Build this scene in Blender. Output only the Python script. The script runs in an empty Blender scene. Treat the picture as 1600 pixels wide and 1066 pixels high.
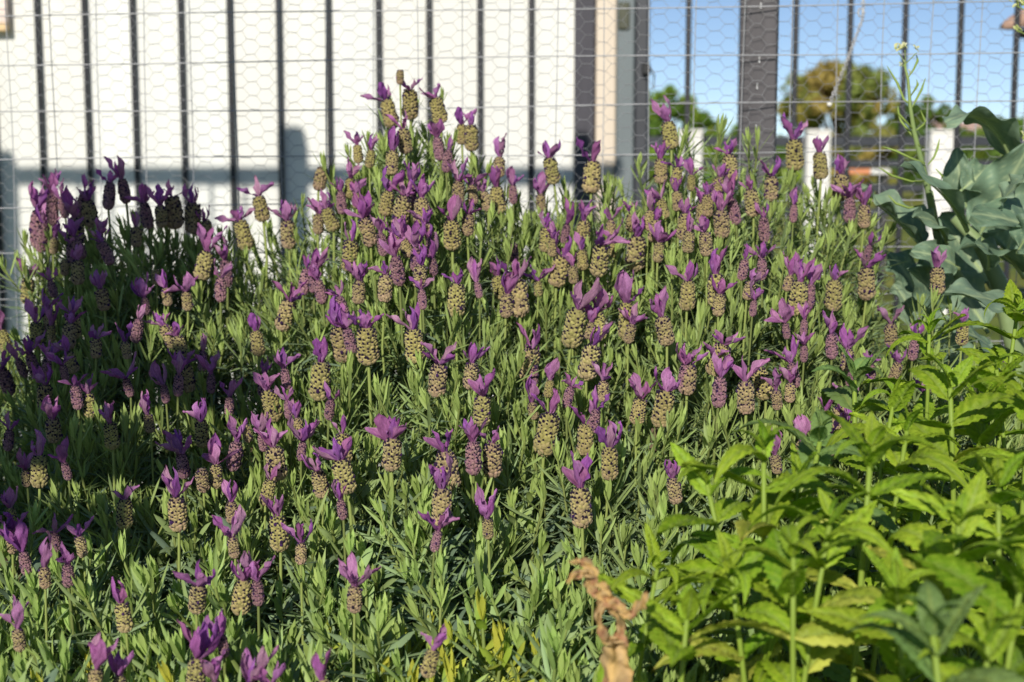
import bpy, math, random
import numpy as np
from mathutils import Vector, Matrix, Quaternion

R = math.radians
S = bpy.context.scene
COL = S.collection
rng = random.Random(11)

# ------------------------------------------------------------------ camera
CAMZ, PITCH, F = 0.95, R(7.0), 1600 * 50 / 36
cam = bpy.data.cameras.new('camera')
cam.lens, cam.sensor_width, cam.clip_start, cam.clip_end = 50, 36, 0.02, 2000
cam.dof.use_dof, cam.dof.focus_distance, cam.dof.aperture_fstop = True, 0.88, 12.5
co = bpy.data.objects.new('camera', cam)
COL.objects.link(co)
co.location = (0, 0, CAMZ)
co.rotation_euler = (math.pi / 2 - PITCH, 0, 0)
S.camera = co

# ------------------------------------------------------------------ sky, sun, exposure
SUN_EL, SUN_AZ = R(27), R(13)          # the sun stands behind the camera, a little to its left
world = bpy.data.worlds.new('World')
S.world = world
world.use_nodes = True
wn = world.node_tree
sky = wn.nodes.new('ShaderNodeTexSky')
sky.sky_type = 'NISHITA'
sky.sun_disc = False
sky.sun_elevation = SUN_EL
sky.sun_rotation = math.pi + SUN_AZ
sky.air_density, sky.dust_density, sky.ozone_density = 0.5, 0.0, 1.1
bg = wn.nodes['Background']
wn.links.new(sky.outputs[0], bg.inputs[0])
bg.inputs[1].default_value = 0.112
LIGHT = Vector((math.sin(SUN_AZ) * math.cos(SUN_EL), math.cos(SUN_AZ) * math.cos(SUN_EL), -math.sin(SUN_EL)))
sl = bpy.data.lights.new('sun', 'SUN')
sl.energy, sl.angle, sl.color = 4.9, R(0.3), (1.0, 0.95, 0.86)
so = bpy.data.objects.new('sun', sl)
COL.objects.link(so)
so.location = (-2, -6, 5)
so.rotation_euler = LIGHT.to_track_quat('-Z', 'Y').to_euler()
S.view_settings.view_transform = 'Standard'
S.view_settings.look = 'None'
S.view_settings.exposure = -0.2
S.view_settings.gamma = 1.0
S.view_settings.use_curve_mapping = False
S.render.engine = 'CYCLES'
S.cycles.use_denoising = True
S.cycles.max_bounces = 5
S.cycles.transparent_max_bounces = 4


# ------------------------------------------------------------------ helpers
def at(px, py, Y):
    dx, dy = (px - 800) / F, (533 - py) / F
    y = math.cos(PITCH) + dy * math.sin(PITCH)
    z = -math.sin(PITCH) + dy * math.cos(PITCH)
    k = Y / y
    return Vector((dx * k, Y, CAMZ + z * k))


def on_plane(px, py, A, B):
    """the point of the vertical plane through ground points A, B seen at this pixel"""
    d = at(px, py, 1.0) - Vector((0, 0, CAMZ))
    n = Vector((B[1] - A[1], -(B[0] - A[0]), 0))
    k = (n.x * A[0] + n.y * A[1]) / (n.x * d.x + n.y * d.y)
    return Vector((0, 0, CAMZ)) + d * k


def C(r, g, b, k=0.92):
    f = lambda c: (c / 255 / 12.92) if c <= 10 else ((c / 255 + 0.055) / 1.055) ** 2.4
    return np.array([f(r), f(g), f(b)]) * k


def mixc(a, b, t):
    return a * (1 - t) + b * t


def V3(*a):
    return np.array(a, float)


def unit(v):
    return v / max(1e-9, np.linalg.norm(v))


class MB:
    def __init__(s):
        s.v, s.f, s.c, s.n = [], [], [], 0

    def add(s, v, f, c):
        v = np.asarray(v, float).reshape(-1, 3)
        c = np.asarray(c, float)
        if c.ndim == 1:
            c = np.tile(c, (len(v), 1))
        s.v.append(v)
        s.c.append(c)
        o = s.n
        s.f += [tuple(i + o for i in q) for q in f]
        s.n += len(v)
        return s

    def box(s, lo, hi, c, bev=0.0, M=None):
        (x0, y0, z0), (x1, y1, z1) = lo, hi
        b = bev
        if b <= 0:
            v = [(x, y, z) for z in (z0, z1) for y in (y0, y1) for x in (x0, x1)]
            f = [(0, 2, 3, 1), (4, 5, 7, 6), (0, 1, 5, 4), (2, 6, 7, 3), (0, 4, 6, 2), (1, 3, 7, 5)]
        else:
            ring = [(x0 + b, y0), (x1 - b, y0), (x1, y0 + b), (x1, y1 - b), (x1 - b, y1), (x0 + b, y1), (x0, y1 - b), (x0, y0 + b)]
            cx, cy = (x0 + x1) / 2, (y0 + y1) / 2
            ins = [(x + (b if x < cx else -b) * 0.7, y + (b if y < cy else -b) * 0.7) for x, y in ring]
            v = [(x, y, z0) for x, y in ins] + [(x, y, z0 + b) for x, y in ring] + [(x, y, z1 - b) for x, y in ring] + [(x, y, z1) for x, y in ins]
            f = [tuple(range(7, -1, -1)), tuple(range(24, 32))]
            for k in range(3):
                f += [(k * 8 + i, k * 8 + (i + 1) % 8, k * 8 + 8 + (i + 1) % 8, k * 8 + 8 + i) for i in range(8)]
        v = np.array(v, float)
        if M is not None:
            v = np.array([M @ Vector(p) for p in v])
        return s.add(v, f, c)

    def tube(s, pts, rad, sides, c, cap=True):
        pts = np.array([list(p) for p in pts], float)
        n = len(pts)
        rad = np.broadcast_to(np.asarray(rad, float), (n,))
        t = np.gradient(pts, axis=0)
        t /= np.linalg.norm(t, axis=1)[:, None] + 1e-12
        ref = np.array([0, 0, 1.0]) if abs(t[0][2]) < 0.9 else np.array([1.0, 0, 0])
        a = np.cross(t, ref)
        a /= np.linalg.norm(a, axis=1)[:, None] + 1e-12
        b = np.cross(t, a)
        ang = np.arange(sides) / sides * 2 * math.pi
        v = pts[:, None, :] + rad[:, None, None] * (np.cos(ang)[None, :, None] * a[:, None, :] + np.sin(ang)[None, :, None] * b[:, None, :])
        f = [(i * sides + j, i * sides + (j + 1) % sides, (i + 1) * sides + (j + 1) % sides, (i + 1) * sides + j) for i in range(n - 1) for j in range(sides)]
        if cap and sides > 2:
            f += [tuple(range(sides - 1, -1, -1)), tuple((n - 1) * sides + j for j in range(sides))]
        c = np.asarray(c, float)
        if c.ndim == 2:
            c = np.repeat(c, sides, axis=0)
        return s.add(v.reshape(-1, 3), f, c)

    def mesh(s, name, mat, smooth=False):
        me = bpy.data.meshes.new(name)
        v = np.concatenate(s.v)
        c = np.concatenate(s.c)
        me.from_pydata(v, [], s.f)
        ca = me.color_attributes.new('Col', 'FLOAT_COLOR', 'POINT')
        ca.data.foreach_set('color', np.hstack([c, np.ones((len(c), 1))]).astype(np.float32).ravel())
        me.materials.append(mat)
        if smooth:
            me.polygons.foreach_set('use_smooth', np.ones(len(me.polygons), bool))
        me.update()
        return me

    def build(s, name, mat, parent=None, smooth=False):
        return ob(name, s.mesh(name, mat, smooth), parent)


def ob(name, data, parent=None):
    o = bpy.data.objects.new(name, data)
    COL.objects.link(o)
    if parent is not None:
        o.parent = parent
        p, off = parent, Vector((0, 0, 0))
        while p is not None:
            off += p.location
            p = p.parent
        o.location = -off          # geometry given in world coordinates
    return o


def place(name, data, parent, loc=(0, 0, 0), rot=None, scale=1.0):
    """object with a local transform under its parent"""
    o = bpy.data.objects.new(name, data)
    COL.objects.link(o)
    o.parent = parent
    o.location = loc
    if rot is not None:
        o.rotation_mode = 'QUATERNION'
        o.rotation_quaternion = rot
    o.scale = (scale, scale, scale)
    return o


def thing(name, label, cat, loc=(0, 0, 0), group=None):
    o = bpy.data.objects.new(name, None)
    COL.objects.link(o)
    o.location = loc
    o.empty_display_size = 0.05
    return tag(o, label, cat, group)


def tag(o, label, cat, group=None):
    o['label'], o['category'] = label, cat
    if group:
        o['group'] = group
    return o


def kind(o, k):
    o['kind'] = k
    return o


# ------------------------------------------------------------------ materials
def material(name, rough=0.6, spec=0.3, trans=0.0, metal=0.0, noise=(0, 0.0), bump=(0, 0.0), objvar=0.0, sheen=0.0, stretch=(1, 1, 1), tcol=(1.0, 1.0, 0.6)):
    m = bpy.data.materials.new(name)
    m.use_nodes = True
    nt = m.node_tree
    N, L = nt.nodes, nt.links
    bs = N['Principled BSDF']
    out = N['Material Output']
    at_ = N.new('ShaderNodeAttribute')
    at_.attribute_name = 'Col'
    col = at_.outputs['Color']
    tc = N.new('ShaderNodeTexCoord')
    mp = N.new('ShaderNodeMapping')
    mp.inputs['Scale'].default_value = stretch
    L.new(tc.outputs['Object'], mp.inputs['Vector'])
    if noise[1] > 0:
        n = N.new('ShaderNodeTexNoise')
        n.inputs['Scale'].default_value = noise[0]
        n.inputs['Detail'].default_value = 4
        L.new(mp.outputs[0], n.inputs['Vector'])
        mr = N.new('ShaderNodeMapRange')
        mr.inputs['From Min'].default_value, mr.inputs['From Max'].default_value = 0.3, 0.7
        mr.inputs['To Min'].default_value, mr.inputs['To Max'].default_value = 1 - noise[1], 1 + noise[1]
        L.new(n.outputs['Fac'], mr.inputs['Value'])
        mul = N.new('ShaderNodeVectorMath')
        mul.operation = 'SCALE'
        L.new(col, mul.inputs[0])
        L.new(mr.outputs[0], mul.inputs['Scale'])
        col = mul.outputs[0]
    if objvar > 0:
        oi = N.new('ShaderNodeObjectInfo')
        hsv = N.new('ShaderNodeHueSaturation')
        r1 = N.new('ShaderNodeMapRange')
        r1.inputs['To Min'].default_value, r1.inputs['To Max'].default_value = 1 - objvar, 1 + objvar
        L.new(oi.outputs['Random'], r1.inputs['Value'])
        w = N.new('ShaderNodeMath')
        w.operation = 'MULTIPLY'
        w.inputs[1].default_value = 7.31
        fr = N.new('ShaderNodeMath')
        fr.operation = 'FRACT'
        L.new(oi.outputs['Random'], w.inputs[0])
        L.new(w.outputs[0], fr.inputs[0])
        r2 = N.new('ShaderNodeMapRange')
        r2.inputs['To Min'].default_value, r2.inputs['To Max'].default_value = 0.5 - objvar * 0.07, 0.5 + objvar * 0.07
        L.new(fr.outputs[0], r2.inputs['Value'])
        L.new(r1.outputs[0], hsv.inputs['Value'])
        L.new(r2.outputs[0], hsv.inputs['Hue'])
        L.new(col, hsv.inputs['Color'])
        col = hsv.outputs[0]
    L.new(col, bs.inputs['Base Color'])
    bs.inputs['Roughness'].default_value = rough
    bs.inputs['Specular IOR Level'].default_value = spec
    bs.inputs['Metallic'].default_value = metal
    if sheen:
        bs.inputs['Sheen Weight'].default_value = sheen
        bs.inputs['Sheen Roughness'].default_value = 0.5
    if bump[1] > 0:
        n2 = N.new('ShaderNodeTexNoise')
        n2.inputs['Scale'].default_value = bump[0]
        n2.inputs['Detail'].default_value = 3
        L.new(mp.outputs[0], n2.inputs['Vector'])
        bp = N.new('ShaderNodeBump')
        bp.inputs['Strength'].default_value = bump[1]
        bp.inputs['Distance'].default_value = 0.002
        L.new(n2.outputs['Fac'], bp.inputs['Height'])
        L.new(bp.outputs[0], bs.inputs['Normal'])
    if trans > 0:
        tr = N.new('ShaderNodeBsdfTranslucent')
        tm = N.new('ShaderNodeVectorMath')
        tm.operation = 'MULTIPLY'
        tm.inputs[1].default_value = tcol
        L.new(col, tm.inputs[0])
        L.new(tm.outputs[0], tr.inputs['Color'])
        mx = N.new('ShaderNodeMixShader')
        mx.inputs[0].default_value = trans
        L.new(bs.outputs[0], mx.inputs[1])
        L.new(tr.outputs[0], mx.inputs[2])
        L.new(mx.outputs[0], out.inputs['Surface'])
    return m


M_LAV = material('lavender_leaf', rough=0.55, spec=0.3, trans=0.15, objvar=0.14, tcol=(1.1, 1.25, 0.5))
M_STALK = material('lavender_stalk', rough=0.6, spec=0.25, trans=0.1)
M_SPIKE = material('lavender_spike', rough=0.85, spec=0.1, sheen=0.2, objvar=0.12, noise=(900, 0.18))
M_BRACT = material('lavender_bract', rough=0.55, spec=0.25, trans=0.36, objvar=0.18, noise=(5, 0.25), stretch=(6, 6, 1), tcol=(1.25, 0.8, 1.3))
M_MINT = material('mint_leaf', rough=0.5, spec=0.25, trans=0.30, objvar=0.16, noise=(6, 0.14), bump=(26, 0.35), tcol=(1.2, 1.3, 0.35))
M_MSTEM = material('mint_stem', rough=0.5, spec=0.3, trans=0.12)
M_BRAS = material('brassica_leaf', rough=0.5, spec=0.3, trans=0.12, noise=(38, 0.2), bump=(120, 0.35), tcol=(1.0, 1.3, 0.5))
M_BSTEM = material('brassica_stem', rough=0.5, spec=0.3, noise=(60, 0.1))
M_DRY = material('dry_leaf', rough=0.8, spec=0.1, trans=0.15, noise=(90, 0.3), bump=(220, 0.6), tcol=(1.1, 0.9, 0.6))
M_WOODY = material('woody_stem', rough=0.85, spec=0.1, noise=(120, 0.25), bump=(300, 0.5))
M_WHITE = material('white_paint', rough=0.55, spec=0.25, noise=(3.0, 0.06), bump=(40, 0.08), objvar=0.03, stretch=(4, 4, 0.35))
M_BLACK = material('black_powder_coat', rough=0.45, spec=0.4, noise=(20, 0.15))
M_PAINTWOOD = material('charcoal_wood', rough=0.7, spec=0.2, noise=(30, 0.12), bump=(60, 0.35), stretch=(3, 3, 0.25))
M_WOOD = material('bare_wood', rough=0.75, spec=0.15, noise=(30, 0.18), bump=(60, 0.4), stretch=(0.4, 3, 4))
M_WIRE = material('galvanised_wire', rough=0.45, spec=0.5, metal=0.1, noise=(80, 0.15))
M_GRASS = material('lawn', rough=0.9, spec=0.1, noise=(1.4, 0.35), bump=(60, 0.6))
M_SOIL = material('soil', rough=0.95, spec=0.05, noise=(60, 0.4), bump=(90, 1.0))
M_FAR = material('far_foliage', rough=0.7, spec=0.15, trans=0.25, tcol=(1.1, 1.1, 0.4))
M_PLAIN = material('plain_paint', rough=0.6, spec=0.25, noise=(8, 0.08))
M_ROOF = material('roof_tile', rough=0.8, spec=0.1, noise=(2.5, 0.15))


# ------------------------------------------------------------------ leaf primitive
def blade(mb, base, d, nrm, L, W, prof, rows, cols, curl, fold, col_fn, twist=0.0, wave=0.0, wk=3.0, ph=0.0, bend=0.0):
    """a leaf of real curvature: d = direction, nrm = upper side, curl = total bend (rad) downwards"""
    d = unit(np.asarray(d, float))
    nrm = np.asarray(nrm, float)
    nrm = unit(nrm - d * nrm.dot(d))
    side = np.cross(d, nrm)
    p = np.asarray(base, float).copy()
    v, c = [], []
    ds = L / (rows - 1)
    for i in range(rows):
        s = i / (rows - 1)
        a = curl * s * (0.4 + 0.6 * s)
        dd = d * math.cos(a) - nrm * math.sin(a)
        nn = nrm * math.cos(a) + d * math.sin(a)
        tw = twist * s
        sd = side * math.cos(tw) + nn * math.sin(tw)
        n2 = nn * math.cos(tw) - side * math.sin(tw)
        w = W * 0.5 * prof(s)
        for j in range(cols):
            t = -1 + 2 * j / (cols - 1)
            wv = wave * W * abs(t) ** 2 * math.sin(2 * math.pi * (wk * s) + ph + (2.1 if t > 0 else 0)) * (0.3 + 0.7 * min(1, s * 3))
            v.append(p + sd * (w * t * math.cos(fold * abs(t))) + n2 * (w * abs(t) * math.sin(fold) + wv))
            c.append(col_fn(s, t))
        p = p + dd * ds + side * (bend * L * ds / L * (s - 0.3))
    f = [(i * cols + j, i * cols + j + 1, (i + 1) * cols + j + 1, (i + 1) * cols + j) for i in range(rows - 1) for j in range(cols - 1)]
    mb.add(v, f, np.array(c))


# ------------------------------------------------------------------ the ground, the lawn
def ground():
    mb = MB()
    xs = np.concatenate([[-400, -120, -40, -15], np.linspace(-7, 7, 15), [15, 40, 120, 400]])
    ys = np.concatenate([[-60, -20, -8], np.linspace(-4, 14, 19), [20, 32, 50, 90, 200, 500, 1200]])
    v = [(x, y, 0.012 * math.sin(x * 1.7 + y) + 0.012 * math.cos(y * 1.3 - x * 0.6)) for y in ys for x in xs]
    c = [mixc(C(150, 150, 72), C(112, 128, 58), 0.5 + 0.5 * math.sin(x * 0.9 + y * 0.7)) for y in ys for x in xs]
    n = len(xs)
    f = [(j * n + i, j * n + i + 1, (j + 1) * n + i + 1, (j + 1) * n + i) for j in range(len(ys) - 1) for i in range(n - 1)]
    kind(mb.add(v, f, np.array(c)).build('lawn', M_GRASS), 'structure')


ground()

# ------------------------------------------------------------------ white board wall behind the black bar fence
WA, WB = (-1.083, 3.25), (0.94, 2.985)
u_dir = Vector((WB[0] - WA[0], WB[1] - WA[1], 0)).normalized()
w_nrm = Vector((u_dir.y, -u_dir.x, 0))            # towards the camera
W_ROT = math.atan2(u_dir.y, u_dir.x)


def wall_u(px, py=230):
    return (on_plane(px, py, WA, WB) - Vector((WA[0], WA[1], 0))).dot(u_dir)


def wall_M(u, off=0.0):
    p = Vector((WA[0], WA[1], 0)) + u_dir * u + w_nrm * off
    return Matrix.Translation(p) @ Matrix.Rotation(W_ROT, 4, 'Z')


u437, u1408 = wall_u(440), wall_u(1408)
PITCHU = (u1408 - u437) / 12.0


def bar_u(k):
    return u437 + k * PITCHU


U_END = wall_u(897)
wall = thing('board_wall', 'white painted vertical board wall standing behind the black bar fence', 'wall', wall_M(0.3).translation)
k = -14
while bar_u(k) < U_END - 0.01:
    a, b = bar_u(k) + 0.0015, min(bar_u(k + 1) - 0.0015, U_END)
    r = rng.random()
    tone = mixc(C(244, 244, 238, 0.90), C(240, 236, 226, 0.90), r * 0.55)
    mb = MB().box((a, 0.004, 0.03), (b, 0.022, 1.92), tone, 0.0015, wall_M(0, -0.002 - 0.0015 * r))
    mb.build('board', M_WHITE, wall)
    k += 1
MB().box((bar_u(-14), 0.026, 0.35), (U_END - 0.01, 0.06, 0.44), C(225, 222, 214), 0.002, wall_M(0)).build('batten', M_WHITE, wall)
MB().box((bar_u(-14), 0.026, 1.50), (U_END - 0.01, 0.06, 1.59), C(225, 222, 214), 0.002, wall_M(0)).build('batten', M_WHITE, wall)


def bar_fence(label, ks, group):
    t = thing('bar_fence', label, 'fence', wall_M(bar_u(ks[0])).translation, group)
    for kk in ks:
        w = 0.0060
        MB().box((bar_u(kk) - w, -0.008, 0.06), (bar_u(kk) + w, 0.0, 1.86), C(38, 39, 44), 0.0018, wall_M(0)).build('bar', M_BLACK, t)
    for z in (0.12, 1.78):
        MB().box((bar_u(ks[0]) - 0.03, -0.034, z), (bar_u(ks[-1]) + 0.03, -0.0095, z + 0.035), C(36, 37, 42), 0.002, wall_M(0)).build('rail', M_BLACK, t)


bar_fence('black metal bar fence standing in front of the white board wall', list(range(-13, 6)), None)
bar_fence('black metal bar fence with open sky and trees behind it', list(range(8, 19)), None)


def wall_post(name, label, px0, px1, y0, y1, col, mat, zt=1.95, extra=None):
    t = thing(name, label, 'post', wall_M(wall_u((px0 + px1) / 2)).translation)
    MB().box((wall_u(px0), y0, 0.0), (wall_u(px1), y1, zt), col, 0.003, wall_M(0)).build('shaft', mat, t)
    MB().box((wall_u(px0) - 0.003, y0 - 0.003, zt + 0.0005), (wall_u(px1) + 0.003, y1 + 0.003, zt + 0.012), col, 0.003, wall_M(0)).build('cap', mat, t)
    if extra:
        extra(t)
    return t


wall_post('charcoal_post', 'charcoal painted post closing the end of the white board wall', 897.8, 929, -0.02, 0.05, C(84, 82, 88), M_PAINTWOOD, 1.95)
wall_post('beige_post', 'beige painted post between the charcoal post and the grey post', 930.5, 962, -0.012, 0.05, C(232, 216, 196), M_WHITE, 1.93)


def latch(t):
    MB().box((wall_u(966), -0.041, 1.235), (wall_u(983), -0.0355, 1.29), C(72, 74, 52), 0.002, wall_M(0)).build('latch_plate', M_BLACK, t)
    MB().box((wall_u(1003), -0.05, 1.14), (wall_u(1016), -0.0355, 1.165), C(20, 20, 22), 0.003, wall_M(0)).build('latch', M_BLACK, t)
    MB().tube([wall_M(wall_u(1015), 0.045) @ Vector((0, 0, 1.155)), wall_M(wall_u(1022), 0.05) @ Vector((0, 0, 1.14)), wall_M(wall_u(1021), 0.05) @ Vector((0, 0, 1.11))], 0.002, 5, C(25, 25, 28)).build('latch_handle', M_BLACK, t)


wall_post('grey_post', 'slate grey gate post with a dark latch, beside the open sky', 963.5, 991, -0.035, 0.05, C(122, 130, 132), M_PLAIN, 1.97, latch)
wall_post('black_post', 'narrow black gate post joined to the slate grey post', 992, 1012, -0.03, 0.05, C(58, 60, 66), M_BLACK, 1.90)

# weathered board hanging in front of the wall, top left
hb = thing('hanging_board', 'bare pinkish wooden board end hanging before the white board wall', 'board', on_plane(5, 10, WA, WB))
Mh = wall_M(0, 0.024)
MB().box((wall_u(-160), 0, 1.268), (wall_u(26), 0.010, 1.47), C(246, 226, 214), 0.0015, Mh).build('plank', M_WOOD, hb)
MB().box((wall_u(-160), -0.003, 1.250), (wall_u(26), 0.009, 1.2672), C(238, 206, 160), 0.0015, Mh).build('bottom_edge', M_WOOD, hb)
MB().box((wall_u(-150), 0.0105, 1.30), (wall_u(-90), 0.022, 1.40), C(60, 60, 62), 0.002, Mh).build('bracket', M_BLACK, hb)

# ------------------------------------------------------------------ screen behind the camera: its posts, rail and bars throw the shadows on wall and bush
SCR_Y = -0.35


def cast(px, py):
    w = on_plane(px, py, WA, WB)
    k = (w - Vector((0, SCR_Y, 0))).dot(w_nrm) / LIGHT.dot(w_nrm)
    return w - LIGHT * k


def scr_M(p):
    return Matrix.Translation((p.x, p.y, 0)) @ Matrix.Rotation(W_ROT, 4, 'Z')



p0 = cast(456, 300)
scr = thing('garden_screen', 'black screen of round-topped posts and thin bars whose shadow falls on the white wall', 'screen', (p0.x, p0.y, 0))
for px, top, hw in ((2, 243, 0.031), (456, 205, 0.031), (913, 225, 0.022)):
    p = cast(px, top)
    mb = MB()
    pr = [(-hw, 0)] + [(-hw + 0.02 * (1 - math.cos(a)), p.z - 0.02 + 0.02 * math.sin(a)) for a in np.linspace(0, math.pi / 2, 5)]
    pr = pr + [(-x, z) for x, z in reversed(pr)]
    n = len(pr)
    v = [(x, -0.03, z) for x, z in pr] + [(x, 0.03, z) for x, z in pr]
    v = [scr_M(p) @ Vector(q) for q in v]
    f = [tuple(range(n)), tuple(range(2 * n - 1, n - 1, -1))] + [(i, i + n, (i + 1) % n + n, (i + 1) % n) for i in range(n)]
    mb.add(v, f, C(45, 46, 50)).build('post', M_BLACK, scr)
ra, rb = cast(-60, 273), cast(975, 273)
rl = (rb - ra).length
MB().box((0, -0.012, ra.z - 0.0155), (rl, 0.012, ra.z + 0.0155), C(45, 46, 50), 0.002, scr_M(ra)).build('rail', M_BLACK, scr)
MB().box((0, -0.012, 0.2), (rl, 0.012, 0.23), C(45, 46, 50), 0.002, scr_M(ra)).build('rail', M_BLACK, scr)
pa, pb = cast(846, 352), cast(938, 352)
MB().box((0, 0.031, 0.2), ((pb - pa).length, 0.05, pa.z), C(45, 46, 50), 0.002, scr_M(pa)).build('added_shade_board', M_BLACK, scr)  # unseen board added beside the last post to widen its shade on the bush


def castb(px, py, Y):
    w = at(px, py, Y)
    return w - LIGHT * ((w - Vector((0, SCR_Y, 0))).dot(w_nrm) / LIGHT.dot(w_nrm))


for (xa, xb, yt_, yb_, dp) in ((120, 420, 545, 640, 0.97), (-60, 330, 665, 745, 0.87), (-200, 150, 770, 850, 0.78)):  # unseen boards added only to darken the lower left of the bush
    qa, qb, qc = castb(xa, yt_, dp), castb(xb, yt_, dp), castb(xa, yb_, dp - 0.05)
    MB().box((0, 0.051, qc.z), ((qb - qa).length, 0.062, qa.z), C(45, 46, 50), 0.002, scr_M(qa)).build('added_shade_slat', M_BLACK, scr)
for px in (68, 120, 172, 224, 276, 328, 380, 520, 572, 624, 676, 728, 780, 832):
    p = cast(px, 273)
    MB().box((-0.0035, -0.0035, 0.2305), (0.0035, 0.0035, ra.z - 0.016), C(45, 46, 50), 0, scr_M(p)).build('bar', M_BLACK, scr)

# ------------------------------------------------------------------ raised bed
SOILZ = 0.44
BED = (-1.25, 1.35, 0.40, 1.60)
bed = thing('raised_bed', 'weathered timber raised bed holding the lavender and mint', 'garden bed', (0, 1.0, 0))
for j, (z0, z1) in enumerate(((0.02, 0.16), (0.163, 0.305), (0.308, 0.45))):
    for y0, y1 in ((BED[2] - 0.035, BED[2]), (BED[3], BED[3] + 0.035)):
        MB().box((BED[0] - 0.035, y0, z0), (BED[1] + 0.035, y1, z1), C(128, 112, 96), 0.003).build('plank', M_WOOD, bed)
    for x0, x1 in ((BED[0] - 0.035, BED[0]), (BED[1], BED[1] + 0.035)):
        MB().box((x0, BED[2] + 0.001, z0), (x1, BED[3] - 0.001, z1), C(122, 108, 94), 0.003).build('plank', M_WOOD, bed)
mb = MB()
nx, ny = 40, 24
v = [(BED[0] + (BED[1] - BED[0]) * i / (nx - 1), BED[2] + (BED[3] - BED[2]) * j / (ny - 1), SOILZ + rng.uniform(-0.012, 0.012)) for j in range(ny) for i in range(nx)]
f = [(j * nx + i, j * nx + i + 1, (j + 1) * nx + i + 1, (j + 1) * nx + i) for j in range(ny - 1) for i in range(nx - 1)]
kind(mb.add(v, f, C(66, 52, 42)).build('bed_soil', M_SOIL), 'structure')

# ------------------------------------------------------------------ wire mesh and chicken wire
NA, NB = (-0.5, 1.50), (0.52, 1.455)
n_dir = Vector((NB[0] - NA[0], NB[1] - NA[1], 0)).normalized()
n_nrm = Vector((n_dir.y, -n_dir.x, 0))


def net_u(px, py=200):
    return (on_plane(px, py, NA, NB) - Vector((NA[0], NA[1], 0))).dot(n_dir)


def net_p(u, z, off=0.0):
    return Vector((NA[0], NA[1], 0)) + n_dir * u + n_nrm * off + Vector((0, 0, z))


def wob(u, z, a=1.0):
    return 0.003 * a * math.sin(9 * u + 2.1 * z) + 0.002 * a * math.sin(23 * z + 5 * u + 1.3)


UL, UR = net_u(-130), net_u(1740)
ZB, ZT = 0.46, 1.30
U_POST = net_u(1189)
mesh = thing('welded_mesh', 'square welded wire mesh standing behind the lavender', 'wire mesh', net_p(0.5, ZB))
GW = C(184, 184, 186)
zrow0 = on_plane(200, 27, NA, NB).z
pitch_z = (zrow0 - on_plane(200, 325, NA, NB).z) / 4
z = zrow0 + 2 * pitch_z
while z > ZB:
    pts = [net_p(u, z + 0.0012 * math.sin(7 * u + z * 40) + 0.012 * (u - UL) / (UR - UL), 0.0016 + wob(u, z)) for u in np.linspace(UL, UR, 26)]
    MB().tube(pts, 0.00062, 5, GW).build('wire', M_WIRE, mesh, True)
    z -= pitch_z
u = net_u(90)
du = net_u(160) - net_u(90)
u -= 3 * du
while u < UR:
    pts = [net_p(u + 0.0016 * math.sin(9 * zz + u * 30) - 0.006 * (ZT - zz), zz, wob(u, zz)) for zz in np.linspace(ZB, ZT, 18)]
    MB().tube(pts, 0.0005, 5, GW).build('wire', M_WIRE, mesh, True)
    u += du

mb = MB()
ap = net_u(1192) - net_u(1170)
vr = np.random.RandomState(4)
ncol, nrow = int((UR - UL) / ap) + 1, int((ZT - ZB) / ap) + 1
hl = ap * 0.30
P = {}


def hexv(i, j, sgn):
    key = (i, j, sgn)
    if key not in P:
        u = UL + i * ap + sgn * hl + vr.normal(0, 0.0005) + 0.003 * math.sin(j * 0.35 + i * 0.1)
        z = ZB + (j + 0.5 * (i % 2)) * ap + vr.normal(0, 0.0005) + 0.002 * math.sin(i * 0.4)
        P[key] = net_p(u, z, -0.0016 + wob(u, z) + vr.normal(0, 0.0004))
    return P[key]


for i in range(ncol):
    for j in range(nrow):
        a, b = hexv(i, j, -1), hexv(i, j, 1)
        mb.tube([a, b], 0.00035, 3, GW, False)
        if i + 1 < ncol:
            for dj in ((0, -1) if i % 2 == 0 else (0, 1)):
                if 0 <= j + dj < nrow:
                    mb.tube([b, hexv(i + 1, j + dj, -1)], 0.00020, 3, GW, False)
cw = mb.build('chicken_wire', M_WIRE)
tag(cw, 'fine hexagonal chicken wire stretched along the square welded mesh', 'chicken wire')

# timber post the mesh is stapled to
pc = net_p(U_POST, 0, -0.026)
post = thing('timber_post', 'dark grey painted square timber post with wire mesh stapled to it', 'post', (pc.x, pc.y, 0))
Mp = Matrix.Translation(pc) @ Matrix.Rotation(R(-13), 4, 'Z')
MB().box((-0.0185, -0.0175, 0.0), (0.0185, 0.0175, 1.34), C(98, 95, 97), 0.0015, Mp).build('shaft', M_PAINTWOOD, post)
MB().box((-0.021, -0.02, 1.3405), (0.021, 0.02, 1.352), C(98, 95, 97), 0.003, Mp).build('cap', M_PAINTWOOD, post)
for px, py in ((1192, 8), (1191, 93), (1187, 134), (1186, 200), (1189, 262)):
    q = on_plane(px, py, NA, NB)
    zz = q.z
    mb = MB()
    mb.tube([Mp @ Vector((0.0005 + (px - 1189) * 0.0004, -0.0165, zz - 0.003)), Mp @ Vector((0.0005 + (px - 1189) * 0.0004, -0.0195, zz - 0.0026)), Mp @ Vector((0.0005 + (px - 1189) * 0.0004, -0.0195, zz + 0.0026)), Mp @ Vector((0.0005 + (px - 1189) * 0.0004, -0.0165, zz + 0.003))], 0.0008, 5, C(235, 235, 235))
    mb.build('staple', M_WIRE, post)

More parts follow.
